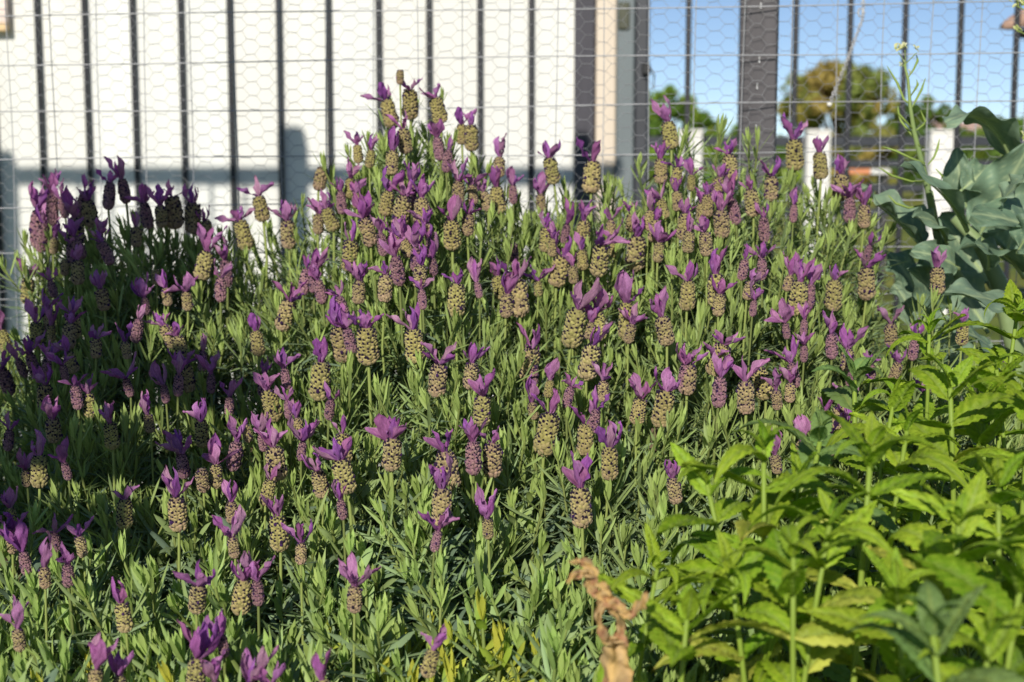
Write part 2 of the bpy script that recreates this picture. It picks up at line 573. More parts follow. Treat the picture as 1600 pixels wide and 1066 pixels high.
# chain hooked on the mesh
ch = thing('chain', 'thin silver chain hooked on the wire mesh by a white bead', 'chain', at(1296, 163, 1.50))
path = [at(1352, -60, 1.60), at(1349, 0, 1.58), at(1349, 20, 1.57), at(1347, 32, 1.56), at(1325, 92, 1.53), at(1298, 158, 1.50)]
pts = []
for a, b in zip(path[:-1], path[1:]):
    n = max(1, int((b - a).length / 0.0034))
    pts += [a.lerp(b, i / n) for i in range(n)]
mb = MB()
for i, p in enumerate(pts):
    q = pts[min(i + 1, len(pts) - 1)] - pts[max(i - 1, 0)]
    d = q.normalized()
    s = d.cross(Vector((0, 1, 0))).normalized() if i % 2 else d.cross(Vector((1, 0, 0.2))).normalized()
    ring = [p + d * (0.0026 * math.cos(a)) + s * (0.0018 * math.sin(a)) for a in np.linspace(0, 2 * math.pi, 9)]
    mb.tube(ring, 0.00055, 4, C(214, 212, 210), False)
kind(mb.build('links', M_WIRE, ch, True), 'stuff')


def ball(mb, c, r, col, nu=8, nv=6, sz=1.0):
    v = [(c[0] + r * math.sin(math.pi * j / nv) * math.cos(2 * math.pi * i / nu), c[1] + r * math.sin(math.pi * j / nv) * math.sin(2 * math.pi * i / nu), c[2] + sz * r * math.cos(math.pi * j / nv)) for j in range(nv + 1) for i in range(nu)]
    f = [(j * nu + i, j * nu + (i + 1) % nu, (j + 1) * nu + (i + 1) % nu, (j + 1) * nu + i) for j in range(nv) for i in range(nu)]
    mb.add(v, f, col)


mb = MB()
ball(mb, at(1296, 163, 1.50), 0.0028, C(250, 246, 232))
mb.build('bead', M_PLAIN, ch, True)
mb = MB()
ring = [at(1345, 20, 1.57) + Vector((0.0028 * math.cos(a), 0.0012 * math.sin(a), 0.005 * math.sin(a))) for a in np.linspace(0, 2 * math.pi, 13)]
mb.tube(ring, 0.0009, 5, C(205, 200, 190), False)
mb.build('ring', M_WIRE, ch, True)

# ------------------------------------------------------------------ far side of the fence: rails, trees, a roof
FY = 9.0


def far_z(py, Y):
    return at(800, py, Y).z


rail_fence = thing('rail_fence', 'low black rail fence with white posts across the far lawn', 'fence', (2.0, FY, 0))
for y0, y1 in ((213, 229), (250, 262), (288, 300), (326, 338)):
    MB().box((-3.0, FY, far_z(y1, FY)), (9.0, FY + 0.03, far_z(y0, FY)), C(62, 64, 70), 0.004).build('rail', M_BLACK, rail_fence)
for px in (700, 888, 1076, 1274, 1465, 1660, 1850):
    p = at(px, 208, FY)
    MB().box((p.x - 0.073, FY - 0.12, 0.0), (p.x + 0.073, FY - 0.002, p.z), C(244, 240, 234), 0.006).build('post', M_WHITE, rail_fence)
    MB().box((p.x - 0.08, FY - 0.127, p.z + 0.0005), (p.x + 0.08, FY + 0.005, p.z + 0.02), C(244, 240, 234), 0.006).build('cap', M_WHITE, rail_fence)

p = at(1345, 270, 11.0)
tr = thing('low_stand', 'low stand with an orange and white top beyond the rail fence', 'stand', (p.x, 11.0, 0))
MB().box((p.x - 0.16, 10.9, p.z - 0.01), (p.x + 0.05, 11.2, p.z + 0.03), C(226, 150, 110), 0.004).build('orange_top', M_PLAIN, tr)
MB().box((p.x + 0.052, 10.9, p.z - 0.012), (p.x + 0.2, 11.2, p.z + 0.028), C(236, 234, 230), 0.004).build('white_top', M_PLAIN, tr)
for sx in (-0.13, 0.16):
    MB().box((p.x + sx, 10.95, 0.0), (p.x + sx + 0.04, 11.15, p.z - 0.0125), C(80, 78, 76), 0.004).build('leg', M_PLAIN, tr)


def crown(mb, cx, cy, cz, rx, ry, rz, n, leaf, cols, r):
    clumps = []
    for _ in range(max(6, n // 110)):
        a, b = r.uniform(0, 2 * math.pi), r.uniform(-0.9, 1)
        q = math.sqrt(max(0, 1 - b * b)) * r.uniform(0.55, 1.0)
        clumps.append((V3(cx + rx * q * math.cos(a), cy + ry * q * math.sin(a), cz + rz * b * r.uniform(0.6, 1.0)), r.uniform(0.22, 0.42) * min(rx, rz), cols[r.randrange(len(cols))]))
    V, Fc, Cc = [], [], []
    for i in range(n):
        c0, rad, col = clumps[r.randrange(len(clumps))]
        d = unit(np.array([r.gauss(0, 1), r.gauss(0, 1), r.gauss(0, 1)]))
        p = c0 + d * rad * r.uniform(0.35, 1.0) ** 0.6
        a = unit(np.array([r.gauss(0, 1), r.gauss(0, 1), r.gauss(0, 1)]))
        b = unit(np.cross(a, d + 0.4 * np.array([r.gauss(0, 1), r.gauss(0, 1), r.gauss(0, 1)])))
        l = leaf * r.uniform(0.6, 1.3)
        o = len(V)
        V += [p - a * l, p + b * l * 0.5, p + a * l, p - b * l * 0.5]
        Fc.append((o, o + 1, o + 2, o + 3))
        Cc += [col * r.uniform(0.75, 1.25)] * 4
    mb.add(V, Fc, np.array(Cc))


GOLD = [C(176, 166, 86), C(164, 162, 86), C(146, 154, 80), C(178, 158, 88), C(134, 148, 76)]
GREEN = [C(132, 162, 62), C(112, 146, 54), C(150, 174, 66), C(96, 126, 50)]
DEEP = [C(104, 132, 58), C(88, 116, 52), C(124, 144, 60)]


def tree(name, label, px0, px1, ytop, Y, cols, n, leaf, seed, ybot=226, group='trees beyond the rail fence', lobes=3):
    r = random.Random(seed)
    a, b = at(px0, ytop, Y), at(px1, ytop, Y)
    zb = far_z(ybot, Y)
    cx, rx = (a.x + b.x) / 2, (b.x - a.x) / 2
    t = thing(name, label, 'tree', (cx, Y, 0), group)
    mb = MB()
    h = a.z
    mb.tube([(cx, Y, -0.05), (cx + 0.04 * rx, Y, h * 0.3), (cx - 0.03 * rx, Y, h * 0.62)], [0.035 * h, 0.028 * h, 0.014 * h], 7, C(92, 76, 60))
    for q in range(6):
        an = q * 1.05 + r.random()
        mb.tube([(cx, Y, h * (0.28 + 0.05 * q)), (cx + math.cos(an) * rx * 0.35, Y + math.sin(an) * rx * 0.35, h * (0.48 + 0.05 * q)), (cx + math.cos(an) * rx * 0.7, Y + math.sin(an) * rx * 0.7, h * (0.58 + 0.06 * q))], [0.014 * h, 0.009 * h, 0.003 * h], 5, C(92, 76, 60))
    mb.build('trunk', M_WOODY, t, True)
    mb = MB()
    cz, rz = (h + zb) / 2, (h - zb) / 2
    crown(mb, cx, Y, cz, rx * 0.9, rx * 0.8, rz * 0.92, n, leaf, cols, r)
    for q in range(lobes):
        an = r.uniform(0, 6.28)
        crown(mb, cx + math.cos(an) * rx * 0.45, Y + math.sin(an) * rx * 0.4, cz + r.uniform(-0.3, 0.35) * rz, rx * 0.5, rx * 0.5, rz * 0.55, n // 4, leaf, cols, r)
    mb.build('crown', M_FAR, t)


tree('autumn_tree', 'broad autumn tree with golden leaves beyond the rail fence', 1214, 1402, 86, 55, GOLD, 3800, 0.17, 5, lobes=5)
tree('green_tree', 'dark green rounded tree beside the golden autumn tree', 1380, 1490, 148, 62, DEEP, 1600, 0.16, 6)
tree('green_tree', 'bright green conical tree beside the gate post', 1006, 1092, 132, 48, GREEN, 1500, 0.12, 7)
tree('green_tree', 'low green tree whose crown slopes away from the gate post', 1068, 1136, 172, 50, GREEN, 900, 0.12, 8)
tree('green_tree', 'bright yellow-green tree beside the far roof', 1542, 1690, 164, 50, [C(140, 150, 52), C(120, 138, 50), C(100, 124, 46)], 1700, 0.13, 9)
for i, (a, b, yt, lab) in enumerate(((940, 1090, 206, 'clipped green hedge shrub below the conical tree'), (1080, 1260, 208, 'green shrub behind the timber post'), (1240, 1420, 196, 'rusty golden shrub below the autumn tree'), (1400, 1560, 202, 'dull green shrub below the dark green tree'), (1540, 1720, 204, 'green shrub below the yellow-green tree'))):
    r = random.Random(30 + i)
    Y = 40
    A, B = at(a, yt, Y), at(b, yt, Y)
    cx, rx = (A.x + B.x) / 2, (B.x - A.x) / 2
    t = thing('far_shrub', lab, 'shrub', (cx, Y, 0), 'shrubs beyond the rail fence')
    mb = MB()
    for q in range(5):
        mb.tube([(cx + (q - 2) * 0.1, Y, -0.03), (cx + (q - 2) * rx * 0.3, Y, A.z * 0.7)], [0.03, 0.01], 5, C(84, 70, 56))
    mb.build('stem', M_WOODY, t)
    mb = MB()
    crown(mb, cx, Y, A.z * 0.5, rx, rx * 0.7, A.z * 0.55, 3000, 0.15, GOLD if i == 2 else (DEEP if i == 3 else GREEN), r)
    mb.build('crown', M_FAR, t)

# distant house roof
hp = at(1528, 188, 75)
hs = thing('far_house', 'distant house with a pinkish roof between the far trees', 'house', (hp.x, 75, 0))
x0, x1, rz, ez = hp.x - 3.2, hp.x + 3.2, hp.z, hp.z - 1.5
MB().box((x0 + 0.3, 75, 0), (x1 - 0.3, 81, ez + 0.02), C(205, 190, 172)).build('wall', M_PLAIN, hs)
MB().add([(x0, 74.6, ez), (x1, 74.6, ez), (x1, 81.4, ez), (x0, 81.4, ez), (x0 + 1.2, 78, rz), (x1 - 1.2, 78, rz)], [(0, 1, 5, 4), (1, 2, 5), (2, 3, 4, 5), (3, 0, 4), (3, 2, 1, 0)], C(206, 172, 158)).build('roof', M_ROOF, hs)
for sx in (-1.4, 1.2):
    wnd = MB().box((hp.x + sx - 0.5, 74.95, 0.9), (hp.x + sx + 0.5, 74.997, 2.0), C(236, 234, 228)).build('window', M_PLAIN, hs)
    MB().box((hp.x + sx - 0.43, 74.93, 0.97), (hp.x + sx + 0.43, 74.949, 1.93), C(70, 84, 96)).build('pane', M_BLACK, wnd)

# pinkish rounded object at the upper right edge, behind the last bar
q = at(1600, 36, 3.3)
mb = MB()
pts = [at(1563, 43, 3.3), at(1572, 40, 3.3), at(1583, 36, 3.3), at(1598, 30, 3.3), at(1625, 22, 3.3), at(1670, 10, 3.3), at(1730, -6, 3.3)]
mb.tube(pts, [0.004, 0.011, 0.017, 0.022, 0.025, 0.027, 0.028], 10, C(206, 170, 150))
st = thing('branch_stub', 'blunt pinkish tan branch end poking in beside the outermost black bar', 'branch', pts[-1])
mb.build('bark', M_DRY, st, True)
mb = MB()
mb.tube([at(1584, 54, 3.29), at(1600, 53, 3.29), at(1640, 46, 3.29), at(1720, 28, 3.29)], [0.006, 0.011, 0.013, 0.014], 8, C(40, 42, 38))  # dark-coloured tube standing in for the shadow under the stub
mb.build('underside_shade', M_WOODY, st, True)

# ------------------------------------------------------------------ lavender
SKY_X = [-150, 0, 40, 75, 110, 200, 260, 330, 400, 470, 520, 550, 580, 630, 690, 740, 780, 830, 870, 950, 990, 1040, 1100, 1135, 1165, 1200, 1240, 1310, 1345, 1380, 1400, 1470, 1520, 1600, 1750]
SKY_Y = [520, 505, 470, 370, 335, 325, 345, 370, 355, 350, 300, 225, 190, 178, 190, 225, 300, 345, 285, 285, 310, 235, 225, 200, 205, 270, 270, 300, 360, 430, 470, 480, 520, 560, 600]


def skyline(px):
    return float(np.interp(px, SKY_X, SKY_Y))


def depth(px, py):
    s = skyline(px)
    t = min(1.0, max(0.0, (py - s) / (1066 - s)))
    top = 1.24 if px < 1330 else 1.24 - min(0.2, (px - 1330) * 0.0012)
    return top - (top - 0.67) * t ** 0.85


lav = thing('lavender_bush', 'big flowering lavender bush with purple-tufted flower spikes, in the raised bed', 'lavender', (0.0, 1.05, SOILZ))
LAV0 = lav.location.copy()

YG, MG, GG, YL = C(174, 198, 112), C(132, 162, 110), C(130, 154, 126), C(206, 206, 84)
STEMC = C(150, 166, 92)


def lprof(s):
    return min(1.0, 0.35 + 2.2 * s) * (1 - max(0, (s - 0.55) / 0.45) ** 2.2) + 0.02


def shoot(r, H, style, deep=False):
    mb = MB()
    lean = V3(r.uniform(-.25, .25), r.uniform(-.25, .25), 0) * H
    cur = lambda s: V3(lean[0] * s * s, lean[1] * s * s, H * s)
    mb.tube([cur(s) for s in np.linspace(0, 1, 6)], np.linspace(0.0014, 0.0007, 6), 5, np.array([mixc(C(124, 128, 84), STEMC, s) for s in np.linspace(0, 1, 6)]), False)
    sp = {'young': 0.0058, 'mature': 0.0056, 'broad': 0.0070, 'yellow': 0.0085}[style]
    n = int(H / sp)
    a0 = r.uniform(0, 6.28)
    for i in range(n + 1):
        s = (i + 0.5) / (n + 1)
        up = (n - i) * sp                                     # distance below the tip
        b = cur(s)
        k = min(1.0, up / 0.045)
        if style == 'broad':
            L = (0.012 + 0.022 * min(1, up / 0.03)) * r.uniform(0.8, 1.15)
            W = 0.0044 * r.uniform(0.8, 1.2)
            el = R(68 - 75 * k + r.uniform(-14, 14))
            curl = r.uniform(0.2, 0.9)
            base_c = mixc(YG, GG, min(1, up / 0.02))
        elif style == 'yellow':
            L = (0.014 + 0.016 * k) * r.uniform(0.8, 1.15)
            W = 0.0046 * r.uniform(0.8, 1.2)
            el = R(62 - 50 * k + r.uniform(-15, 15))
            curl = r.uniform(-0.2, 0.8)
            base_c = mixc(C(150, 176, 66), YL, r.random())
        else:
            L = (0.012 + 0.012 * math.sin(math.pi * min(1, up / 0.07) ** 0.7)) * r.uniform(0.8, 1.2) + 0.003
            W = (0.0022 if style == 'young' else 0.0025) * r.uniform(0.8, 1.25)
            el = R((76 if style == 'young' else 66) - (52 if style == 'young' else 64) * min(1.0, up / 0.032) + r.uniform(-12, 12))
            curl = r.uniform(-0.35, 0.35) + 0.5 * k * r.random()
            base_c = mixc(YG, MG if style == 'young' else GG, min(1, up / (0.05 if style == 'young' else 0.03)))
        az = a0 + i * 1.571 + r.uniform(-.25, .25)
        for side in (0, math.pi):
            q = az + side + r.uniform(-.15, .15)
            e = el + r.uniform(-.12, .12)
            d = V3(math.cos(q) * math.cos(e), math.sin(q) * math.cos(e), math.sin(e))
            nr = V3(-math.cos(q) * math.sin(e), -math.sin(q) * math.sin(e), math.cos(e))
            v = r.uniform(0.82, 1.16)
            blade(mb, b, d, nr, L * r.uniform(.85, 1.1), W, lprof, 4 if deep else 5, 2 if deep else 3, curl, -0.35, lambda s_, t_, c_=base_c * v: c_ * (1.0 - 0.1 * abs(t_)), twist=r.uniform(-.5, .5))
            if up > 0.012 and r.random() < (0.45 if deep else 0.75):              # small leaves in the axil
                for q2 in (q - 0.45, q + 0.4):
                    e2 = min(1.4, e + 0.35)
                    d2 = V3(math.cos(q2) * math.cos(e2), math.sin(q2) * math.cos(e2), math.sin(e2))
                    blade(mb, b, d2, V3(-d2[0], -d2[1], 0.6), L * r.uniform(.3, .55), W * 0.62, lprof, 3 if deep else 4, 2 if deep else 3, 0.2, -0.3, lambda s_, t_, c_=mixc(base_c, YG, .45) * v: c_)
    for q in range(5):                                        # closed tip
        an = q * 1.26
        d = unit(V3(math.cos(an) * 0.16, math.sin(an) * 0.16, 1))
        blade(mb, cur(1.0), d, V3(-math.cos(an), -math.sin(an), 0.2), r.uniform(.009, .016), 0.0026, lprof, 4, 3, -0.1, -0.3, lambda s_, t_: YG * 1.05 if style != 'yellow' else YL)
    return mb


# spike positions read from the photograph: x, top, bottom, tone (o ripe, p pinkish, m mauve, b bare without bracts)
HEADS = '''
83 304 353 m;103 311 341 m;123 301 345 m;145 314 355 m;169 287 328 m;198 281 318 m;233 318 358 m;253 321 355 m;274 309 358 p;302 319 365 p;60 330 388 m;326 345 375 p;
64 350 394 m;83 372 397 m;122 340 382 m;174 377 414 m;155 367 390 m;44 436 475 o;101 407 431 mb;86 438 465 m;164 451 485 m;245 423 445 ob;116 490 529 o;61 505 546 o;12 515 549 o;81 512 534 p;
211 499 536 m;263 451 478 m;294 455 485 p;314 394 438 o;356 407 448 m;387 345 390 o;412 308 346 o;452 345 388 p;497 262 298 pb;497 335 366 p;523 325 361 o;
274 505 543 p;439 468 516 o;473 421 461 m;490 424 458 m;505 438 475 m;117 549 583 p;17 573 617 m;294 570 613 o;316 549 580 m;410 586 620 m;431 607 657 o;498 566 625 o;358 620 650 m;236 647 676 p;177 660 701 o;123 603 640 m;
390 671 691 ob;363 688 735 m;436 698 750 o;287 710 748 m;85 650 690 m;12 672 705 m;40 560 590 m;70 600 640 p;150 530 560 m;330 585 615 m;
547 377 424 o;580 340 384 p;707 345 390 o;675 372 402 m;625 400 446 m;655 414 450 m;678 404 431 m;601 431 472 m;712 445 495 o;750 441 466 m;782 431 467 o;812 438 495 o;804 380 411 mb;841 445 463 o;868 401 448 o;897 416 443 o;853 357 394 o;934 382 431 o;959 377 402 o;991 370 423 o;1020 345 378 p;1027 380 410 o;
552 512 552 m;576 510 568 o;537 510 565 p;650 515 566 o;682 568 620 p;733 566 607 p;753 617 664 o;825 542 596 o;856 597 621 o;915 539 593 o;891 482 542 o;935 488 532 o;979 475 532 o;1043 495 539 p;849 647 712 o;915 664 712 o;952 700 750 o;1031 610 667 o;1067 570 613 m;611 684 735 p;540 677 722 o;705 705 765 p;740 690 742 m;770 690 745 p;540 462 500 m;560 440 475 p;
1067 335 375 o;1105 363 400 m;1129 330 372 m;1195 340 378 m;1073 441 485 o;1121 430 480 o;1158 406 438 m;1190 404 438 m;1244 440 492 o;1301 438 485 o;1354 419 468 o;1465 419 460 o;1393 505 542 m;1425 529 563 m;1502 505 539 o;1300 522 561 m;1323 546 580 m;1256 543 566 m;1362 570 595 m;1394 566 597 m;1112 536 586 o;1073 571 617 p;1122 590 637 m;1166 597 647 p;1198 573 623 ob;1570 576 602 o;1438 620 642 o;1249 690 720 o;1296 680 712 p;1352 382 410 m;1228 430 455 m;1215 716 740 p;
1242 221 267 o;1283 240 280 o;1312 274 314 o;1143 243 284 o;1117 277 311 o;1178 297 338 p;1151 311 351 m;1205 277 314 m;1239 321 348 m;1350 321 356 m;1327 310 348 m;1080 274 298 o;1095 318 345 p;1060 300 330 p;1012 330 360 p;
613 157 199 o;641 142 186 o;625 117 132 pb;690 154 193 o;722 196 226 o;737 198 236 o;635 203 240 o;697 236 270 m;716 284 318 p;780 247 277 p;866 247 287 o;923 255 302 o;846 304 331 m;802 290 319 m;1050 192 233 o;1033 250 287 o;1055 263 292 o;601 300 338 o;623 306 355 o;657 311 351 o;577 338 375 o;558 307 326 o;577 236 262 o;560 228 255 o;780 294 334 o;763 300 330 p;545 280 310 o;535 300 335 m;740 290 320 m;1040 311 341 o;675 350 380 p;730 335 368 m;600 365 400 m;640 372 402 p;880 350 380 m;955 345 370 m;985 335 362 p;
62 713 762 o;108 720 750 m;194 780 826 o;280 775 829 o;290 706 748 m;319 730 768 mb;339 726 763 p;414 750 790 o;505 733 777 o;439 807 861 o;363 784 817 p;368 850 872 p;307 905 956 o;375 903 959 o;404 905 946 m;470 851 882 m;44 861 899 m;71 885 919 m;107 878 917 m;90 828 861 m;130 841 870 m;20 840 864 m;198 942 988 o;32 980 1017 p;351 990 1027 m;304 1027 1078 o;147 1044 1085 o;189 1062 1095 p;429 1066 1105 o;513 1060 1105 o;338 1064 1100 m;380 1068 1105 m;
545 716 770 o;690 763 821 p;910 763 824 p;1057 747 787 p;554 912 956 m;667 1012 1057 o;763 817 841 p;537 785 812 m;678 848 862 m;610 690 720 p;1230 505 530 m;1255 500 525 m;1175 470 495 m;1215 610 640 p;470 690 720 m;260 600 630 m;205 590 620 m;
'''
hr = random.Random(21)
cnt = 0
toks = [t for t in HEADS.replace('\n', ' ').split(';') if t.strip()]
taken = [(float(t.split()[0]), float(t.split()[1])) for t in toks]
tries = 0
while len(toks) < 298 and tries < 4000:                       # the small half-hidden heads between the listed ones
    tries += 1
    x = hr.choice((hr.uniform(440, 1340), hr.uniform(0, 460), hr.uniform(440, 1340)))
    y = skyline(x) + 25 + 330 * hr.random() ** 1.2
    if min(abs(x - a_) * 1.6 + abs(y - b_) for a_, b_ in taken) < 30:
        continue
    taken.append((x, y))
    toks.append('%d %d %d %s' % (x, y, y + hr.uniform(26, 40), hr.choice(('m', 'm', 'p', 'o'))))

sr = random.Random(77)
SHOOTS, DEEPS = [], {}
for style, cnt in (('young', 6), ('mature', 7), ('broad', 4), ('yellow', 2)):
    for q in range(cnt):
        m_ = shoot(sr, sr.uniform(0.085, 0.13), style)
        SHOOTS.append((style, m_, m_.mesh('leafy_shoot', M_LAV, True)))
        if q < 3:
            DEEPS.setdefault(style, []).append((style, shoot(sr, sr.uniform(0.085, 0.13), style, True), None))
BYS = {s: [x for x in SHOOTS if x[0] == s] for s in ('young', 'mature', 'broad', 'yellow')}


def pick_style(px, py):
    low = (py - skyline(px)) / (1066 - skyline(px))
    x = sr.random()
    if py > 960 and 560 < px < 860 and x < 0.55:
        return 'yellow'
    if py > 985 and px < 160 and x < 0.3:
        return 'yellow'
    if py > 800 and 430 < px < 1000:
        return 'broad' if x < 0.6 else 'mature'
    if low > 0.55:
        return 'mature' if x < 0.68 else ('young' if x < 0.80 else 'broad')
    return 'young' if x < 0.56 else 'mature'


def orient(p, jit=0.19):
    d = Vector((p.x * 0.45 + sr.gauss(0, jit), -0.20 + (p.y - 1.0) * 0.5 + sr.gauss(0, jit), 1.15)).normalized()
    return Vector((0, 0, 1)).rotation_difference(d) @ Quaternion((0, 0, 1), sr.uniform(0, 6.28)), d


cands = []
step = 86
for gy in range(170, 1220, 66):
    for gx in range(-140, 1700, step):
        cx_, cy_ = gx + sr.uniform(-34, 34) + (43 if (gy // 66) % 2 else 0), gy + sr.uniform(-26, 26)
        nsh = sr.choice((4, 5, 5, 6, 7))
        cdz = sr.uniform(-0.03, 0.05)
        for q_ in range(nsh):
            px, py = cx_ + sr.gauss(0, 17), cy_ + abs(sr.gauss(0, 26)) - 10
            if py < skyline(px) - 6 or min(abs(px - a_) + abs(py - b_ - 45) for a_, b_ in taken) < 26:
                continue
            if px > 1150 and py > 1010 - (px - 1150) * 0.6 + 140:
                continue
            cands.append((px, py, cdz))
extra = [(1118, 196), (1132, 188), (1158, 200), (1168, 204), (1210, 268), (960, 275), (945, 280), (835, 330), (880, 285), (720, 240), (575, 240), (600, 215), (660, 200), (430, 345), (400, 350), (250, 345), (200, 320), (1080, 212), (470, 330), (520, 290)]
for _ in range(60):
    x_ = sr.choice((sr.uniform(540, 780), sr.uniform(840, 1320), sr.uniform(80, 520)))
    extra.append((x_, skyline(x_) + 8 + 130 * sr.random() ** 1.3))
front = []
stuff = MB()


def shoot_xf(px, py, dep, jit=0.19, deep=False):
    st = pick_style(px, py)
    pool = DEEPS[st] if deep else BYS[st]
    e = pool[sr.randrange(len(pool))]
    p = at(px, py, dep)
    q, d = orient(p, jit)
    sc = sr.uniform(0.85, 1.15) * (1.0 + 0.25 * min(1, max(0, (py - 650) / 350)))
    H = max(v[2] for v in e[1].v[0]) * sc
    base = p - d * (H + 0.012)
    base.z = max(base.z, SOILZ + 0.01)
    return e, base, q, sc


heads_sh = []
for t_ in toks:                                               # the leafy shoots that carry the flower heads
    x_, _, yb_ = [float(v_) for v_ in t_.split()[:3]]
    heads_sh.append((x_ + sr.gauss(0, 4), yb_ + sr.uniform(2, 22), -0.012))
    for _ in range(sr.choice((1, 1, 2))):
        heads_sh.append((x_ + sr.choice((-1, 1)) * sr.uniform(14, 34), yb_ + sr.uniform(-22, 30), sr.uniform(-0.03, 0.02)))
for px, py, dz_ in cands + [(x_, y_, 0.0) for x_, y_ in extra] + heads_sh:
    e, b, q, sc = shoot_xf(px, py - 4, depth(px, py) + dz_ + sr.uniform(-0.008, 0.02))
    vis = 0 if (px < -20 or px > 1620 or py > 1110 or (px > 1120 and py > 860)) else (1.0 / b.y)
    front.append((vis, e, b, q, sc))
front.sort(key=lambda t: -t[0])


def bake(e, b, q, sc):
    Rm = np.array(q.to_matrix()) * sc
    for v, c in zip([np.concatenate(e[1].v)], [np.concatenate(e[1].c)]):
        o = stuff.n
        stuff.v.append(v @ Rm.T + np.array(b))
        stuff.c.append(c * sr.uniform(0.85, 1.12))
        stuff.n += len(v)
        stuff.f += [tuple(i + o for i in f_) for f_ in e[1].f]


for i, (vis, e, b, q, sc) in enumerate(front):
    if i < 300 and vis > 0:
        place('leafy_shoot', e[2], lav, b - LAV0, q, sc)
    else:
        bake(e, b, q, sc)
for lay, (stp, dd) in enumerate(((70, 0.07), (58, 0.12), (66, 0.18), (76, 0.26))):
    for gy in range(210, 1240, stp):
        for gx in range(-160, 1720, stp):
            px, py = gx + sr.uniform(-26, 26), gy + sr.uniform(-26, 26)
            s = skyline(px)
            if py < s + 14 + 16 * lay:
                continue
            if px > 1250 and py > 1060 - (px - 1250) * 0.5 + 120:
                continue
            y = depth(px, py) + dd * sr.uniform(0.75, 1.2)
            if y > 1.41:
                y = 1.41 - sr.uniform(0, 0.04)
            e, b, q, sc = shoot_xf(px, py, y, 0.3, True)
            bake(e, b, q, sc)
kind(stuff.build('foliage', M_LAV, lav, True), 'stuff')

# woody frame of the bush
for q in range(16):
    a = sr.uniform(-1, 1)
    p0 = Vector((a * 0.22, 1.02 + sr.uniform(-.08, .1), SOILZ - 0.02))
    p2 = Vector((a * 0.40, 1.02 + sr.uniform(-.25, .28), SOILZ + 0.30 + sr.uniform(-.05, .06)))
    p1 = p0.lerp(p2, 0.5) + Vector((sr.uniform(-.03, .03), 0, 0.05))
    MB().tube([p0, p0.lerp(p1, .5), p1, p1.lerp(p2, .5), p2], [0.008, 0.0065, 0.005, 0.004, 0.0025], 6, C(112, 96, 78)).build('woody_stem', M_WOODY, lav, True)

# --- flower spikes
OLV, OLV2, PNK, MAU, DRK = C(182, 172, 104), C(154, 146, 88), C(168, 134, 124), C(142, 100, 118), C(48, 28, 56)


def spike(r, L, Rd, tone):
    """tone 0 = ripe olive spike, 1 = young mauve spike"""
    mb = MB()
    prof = lambda s: Rd * (0.99 - 0.13 * s - 0.46 * max(0, (s - 0.74) / 0.26) ** 2.2 - 0.62 * max(0, (0.22 - s) / 0.22) ** 1.8 + 0.03 * math.sin(8 * s + 4 * tone))
    rows, cols = 10, 12
    mb.tube([(0, 0, L * s) for s in np.linspace(0, 1, 11)], [prof(s) * 0.88 for s in np.linspace(0, 1, 11)], 10, mixc(OLV2, MAU * 0.85, tone))
    for i in range(rows):
        for j in range(cols):
            s = (i + 0.5 + (0.5 if j % 2 else 0.0)) / (rows + 0.5) + r.uniform(-.034, .034)
            an = j / cols * 2 * math.pi + r.uniform(-.16, .16)
            rad = prof(min(1, s)) * r.uniform(0.96, 1.06)
            o = V3(math.cos(an), math.sin(an), 0)
            tdir = V3(-math.sin(an), math.cos(an), 0)
            ax = unit(o * 0.22 + V3(0, 0, 0.97) + tdir * r.uniform(-.15, .15))
            c0 = o * rad * 0.84 + V3(0, 0, L * s - L * 0.085 * min(1, 0.35 + s * 5))
            hw, hl_, hh = rad * 0.29, L / rows * 0.74, rad * 0.17
            if tone > 0.75:
                col = mixc(MAU, PNK, r.random() * 0.7)
            else:
                pk = max(0.0, 0.45 - s) * 0.9 + tone * 0.6 + r.uniform(-.15, .15)
                col = mixc(mixc(OLV, OLV2, r.random()), PNK, min(1, max(0, pk)))
            col = col * r.uniform(0.85, 1.15)
            v, cc = [], []
            for k, (al, wr, dp) in enumerate(((0.0, 0.8, 0.2), (0.55, 1.0, 0.9), (1.0, 0.7, 0.9))):
                for m in range(5):
                    th = math.pi * m / 4
                    v.append(c0 + ax * hl_ * 1.35 * al + tdir * hw * wr * math.cos(th) + o * hh * (0.25 + dp) * math.sin(th))
                    cc.append(col * (0.94 + 0.10 * al))
            v.append(c0 + ax * hl_ * 1.75 + o * hh * 0.5)
            cc.append(mixc(col, PNK, 0.35) * 1.05)
            f = [(k * 5 + m, k * 5 + m + 1, k * 5 + 6 + m, k * 5 + 5 + m) for k in range(2) for m in range(4)] + [(10 + m, 11 + m, 15) for m in range(4)]
            mb.add(v, f, np.array(cc))
            big = r.random() < (0.05 if tone < 0.75 else 0.12) * (2.2 if math.cos(an) > 0.2 else 0.4)
            if (r.random() < 0.88 or big) and s < 0.97:           # dried florets between the scales
                dz = V3(0, 0, L * s + L / rows * r.uniform(0.35, 0.65))
                rr = rad * (r.uniform(0.10, 0.18) if not big else 0.23)
                tip = o * rad * (1.06 if not big else 1.18) + dz
                bc = o * rad * 0.85 + dz
                ring = [bc + tdir * rr * math.cos(x) + V3(0, 0, 1.25) * rr * math.sin(x) for x in np.arange(5) * 1.2566]
                ring2 = [tip + 0.85 * (tdir * rr * math.cos(x) + V3(0, 0, 1.25) * rr * math.sin(x)) for x in np.arange(5) * 1.2566]
                dc = mixc(C(30, 18, 34), C(64, 34, 84), r.random() if big else 0.1)
                mb.add(ring + ring2 + [tip + o * rr * 0.3], [(x, (x + 1) % 5, 5 + (x + 1) % 5, 5 + x) for x in range(5)] + [(5 + x, 5 + (x + 1) % 5, 10) for x in range(5)], dc)
    return mb


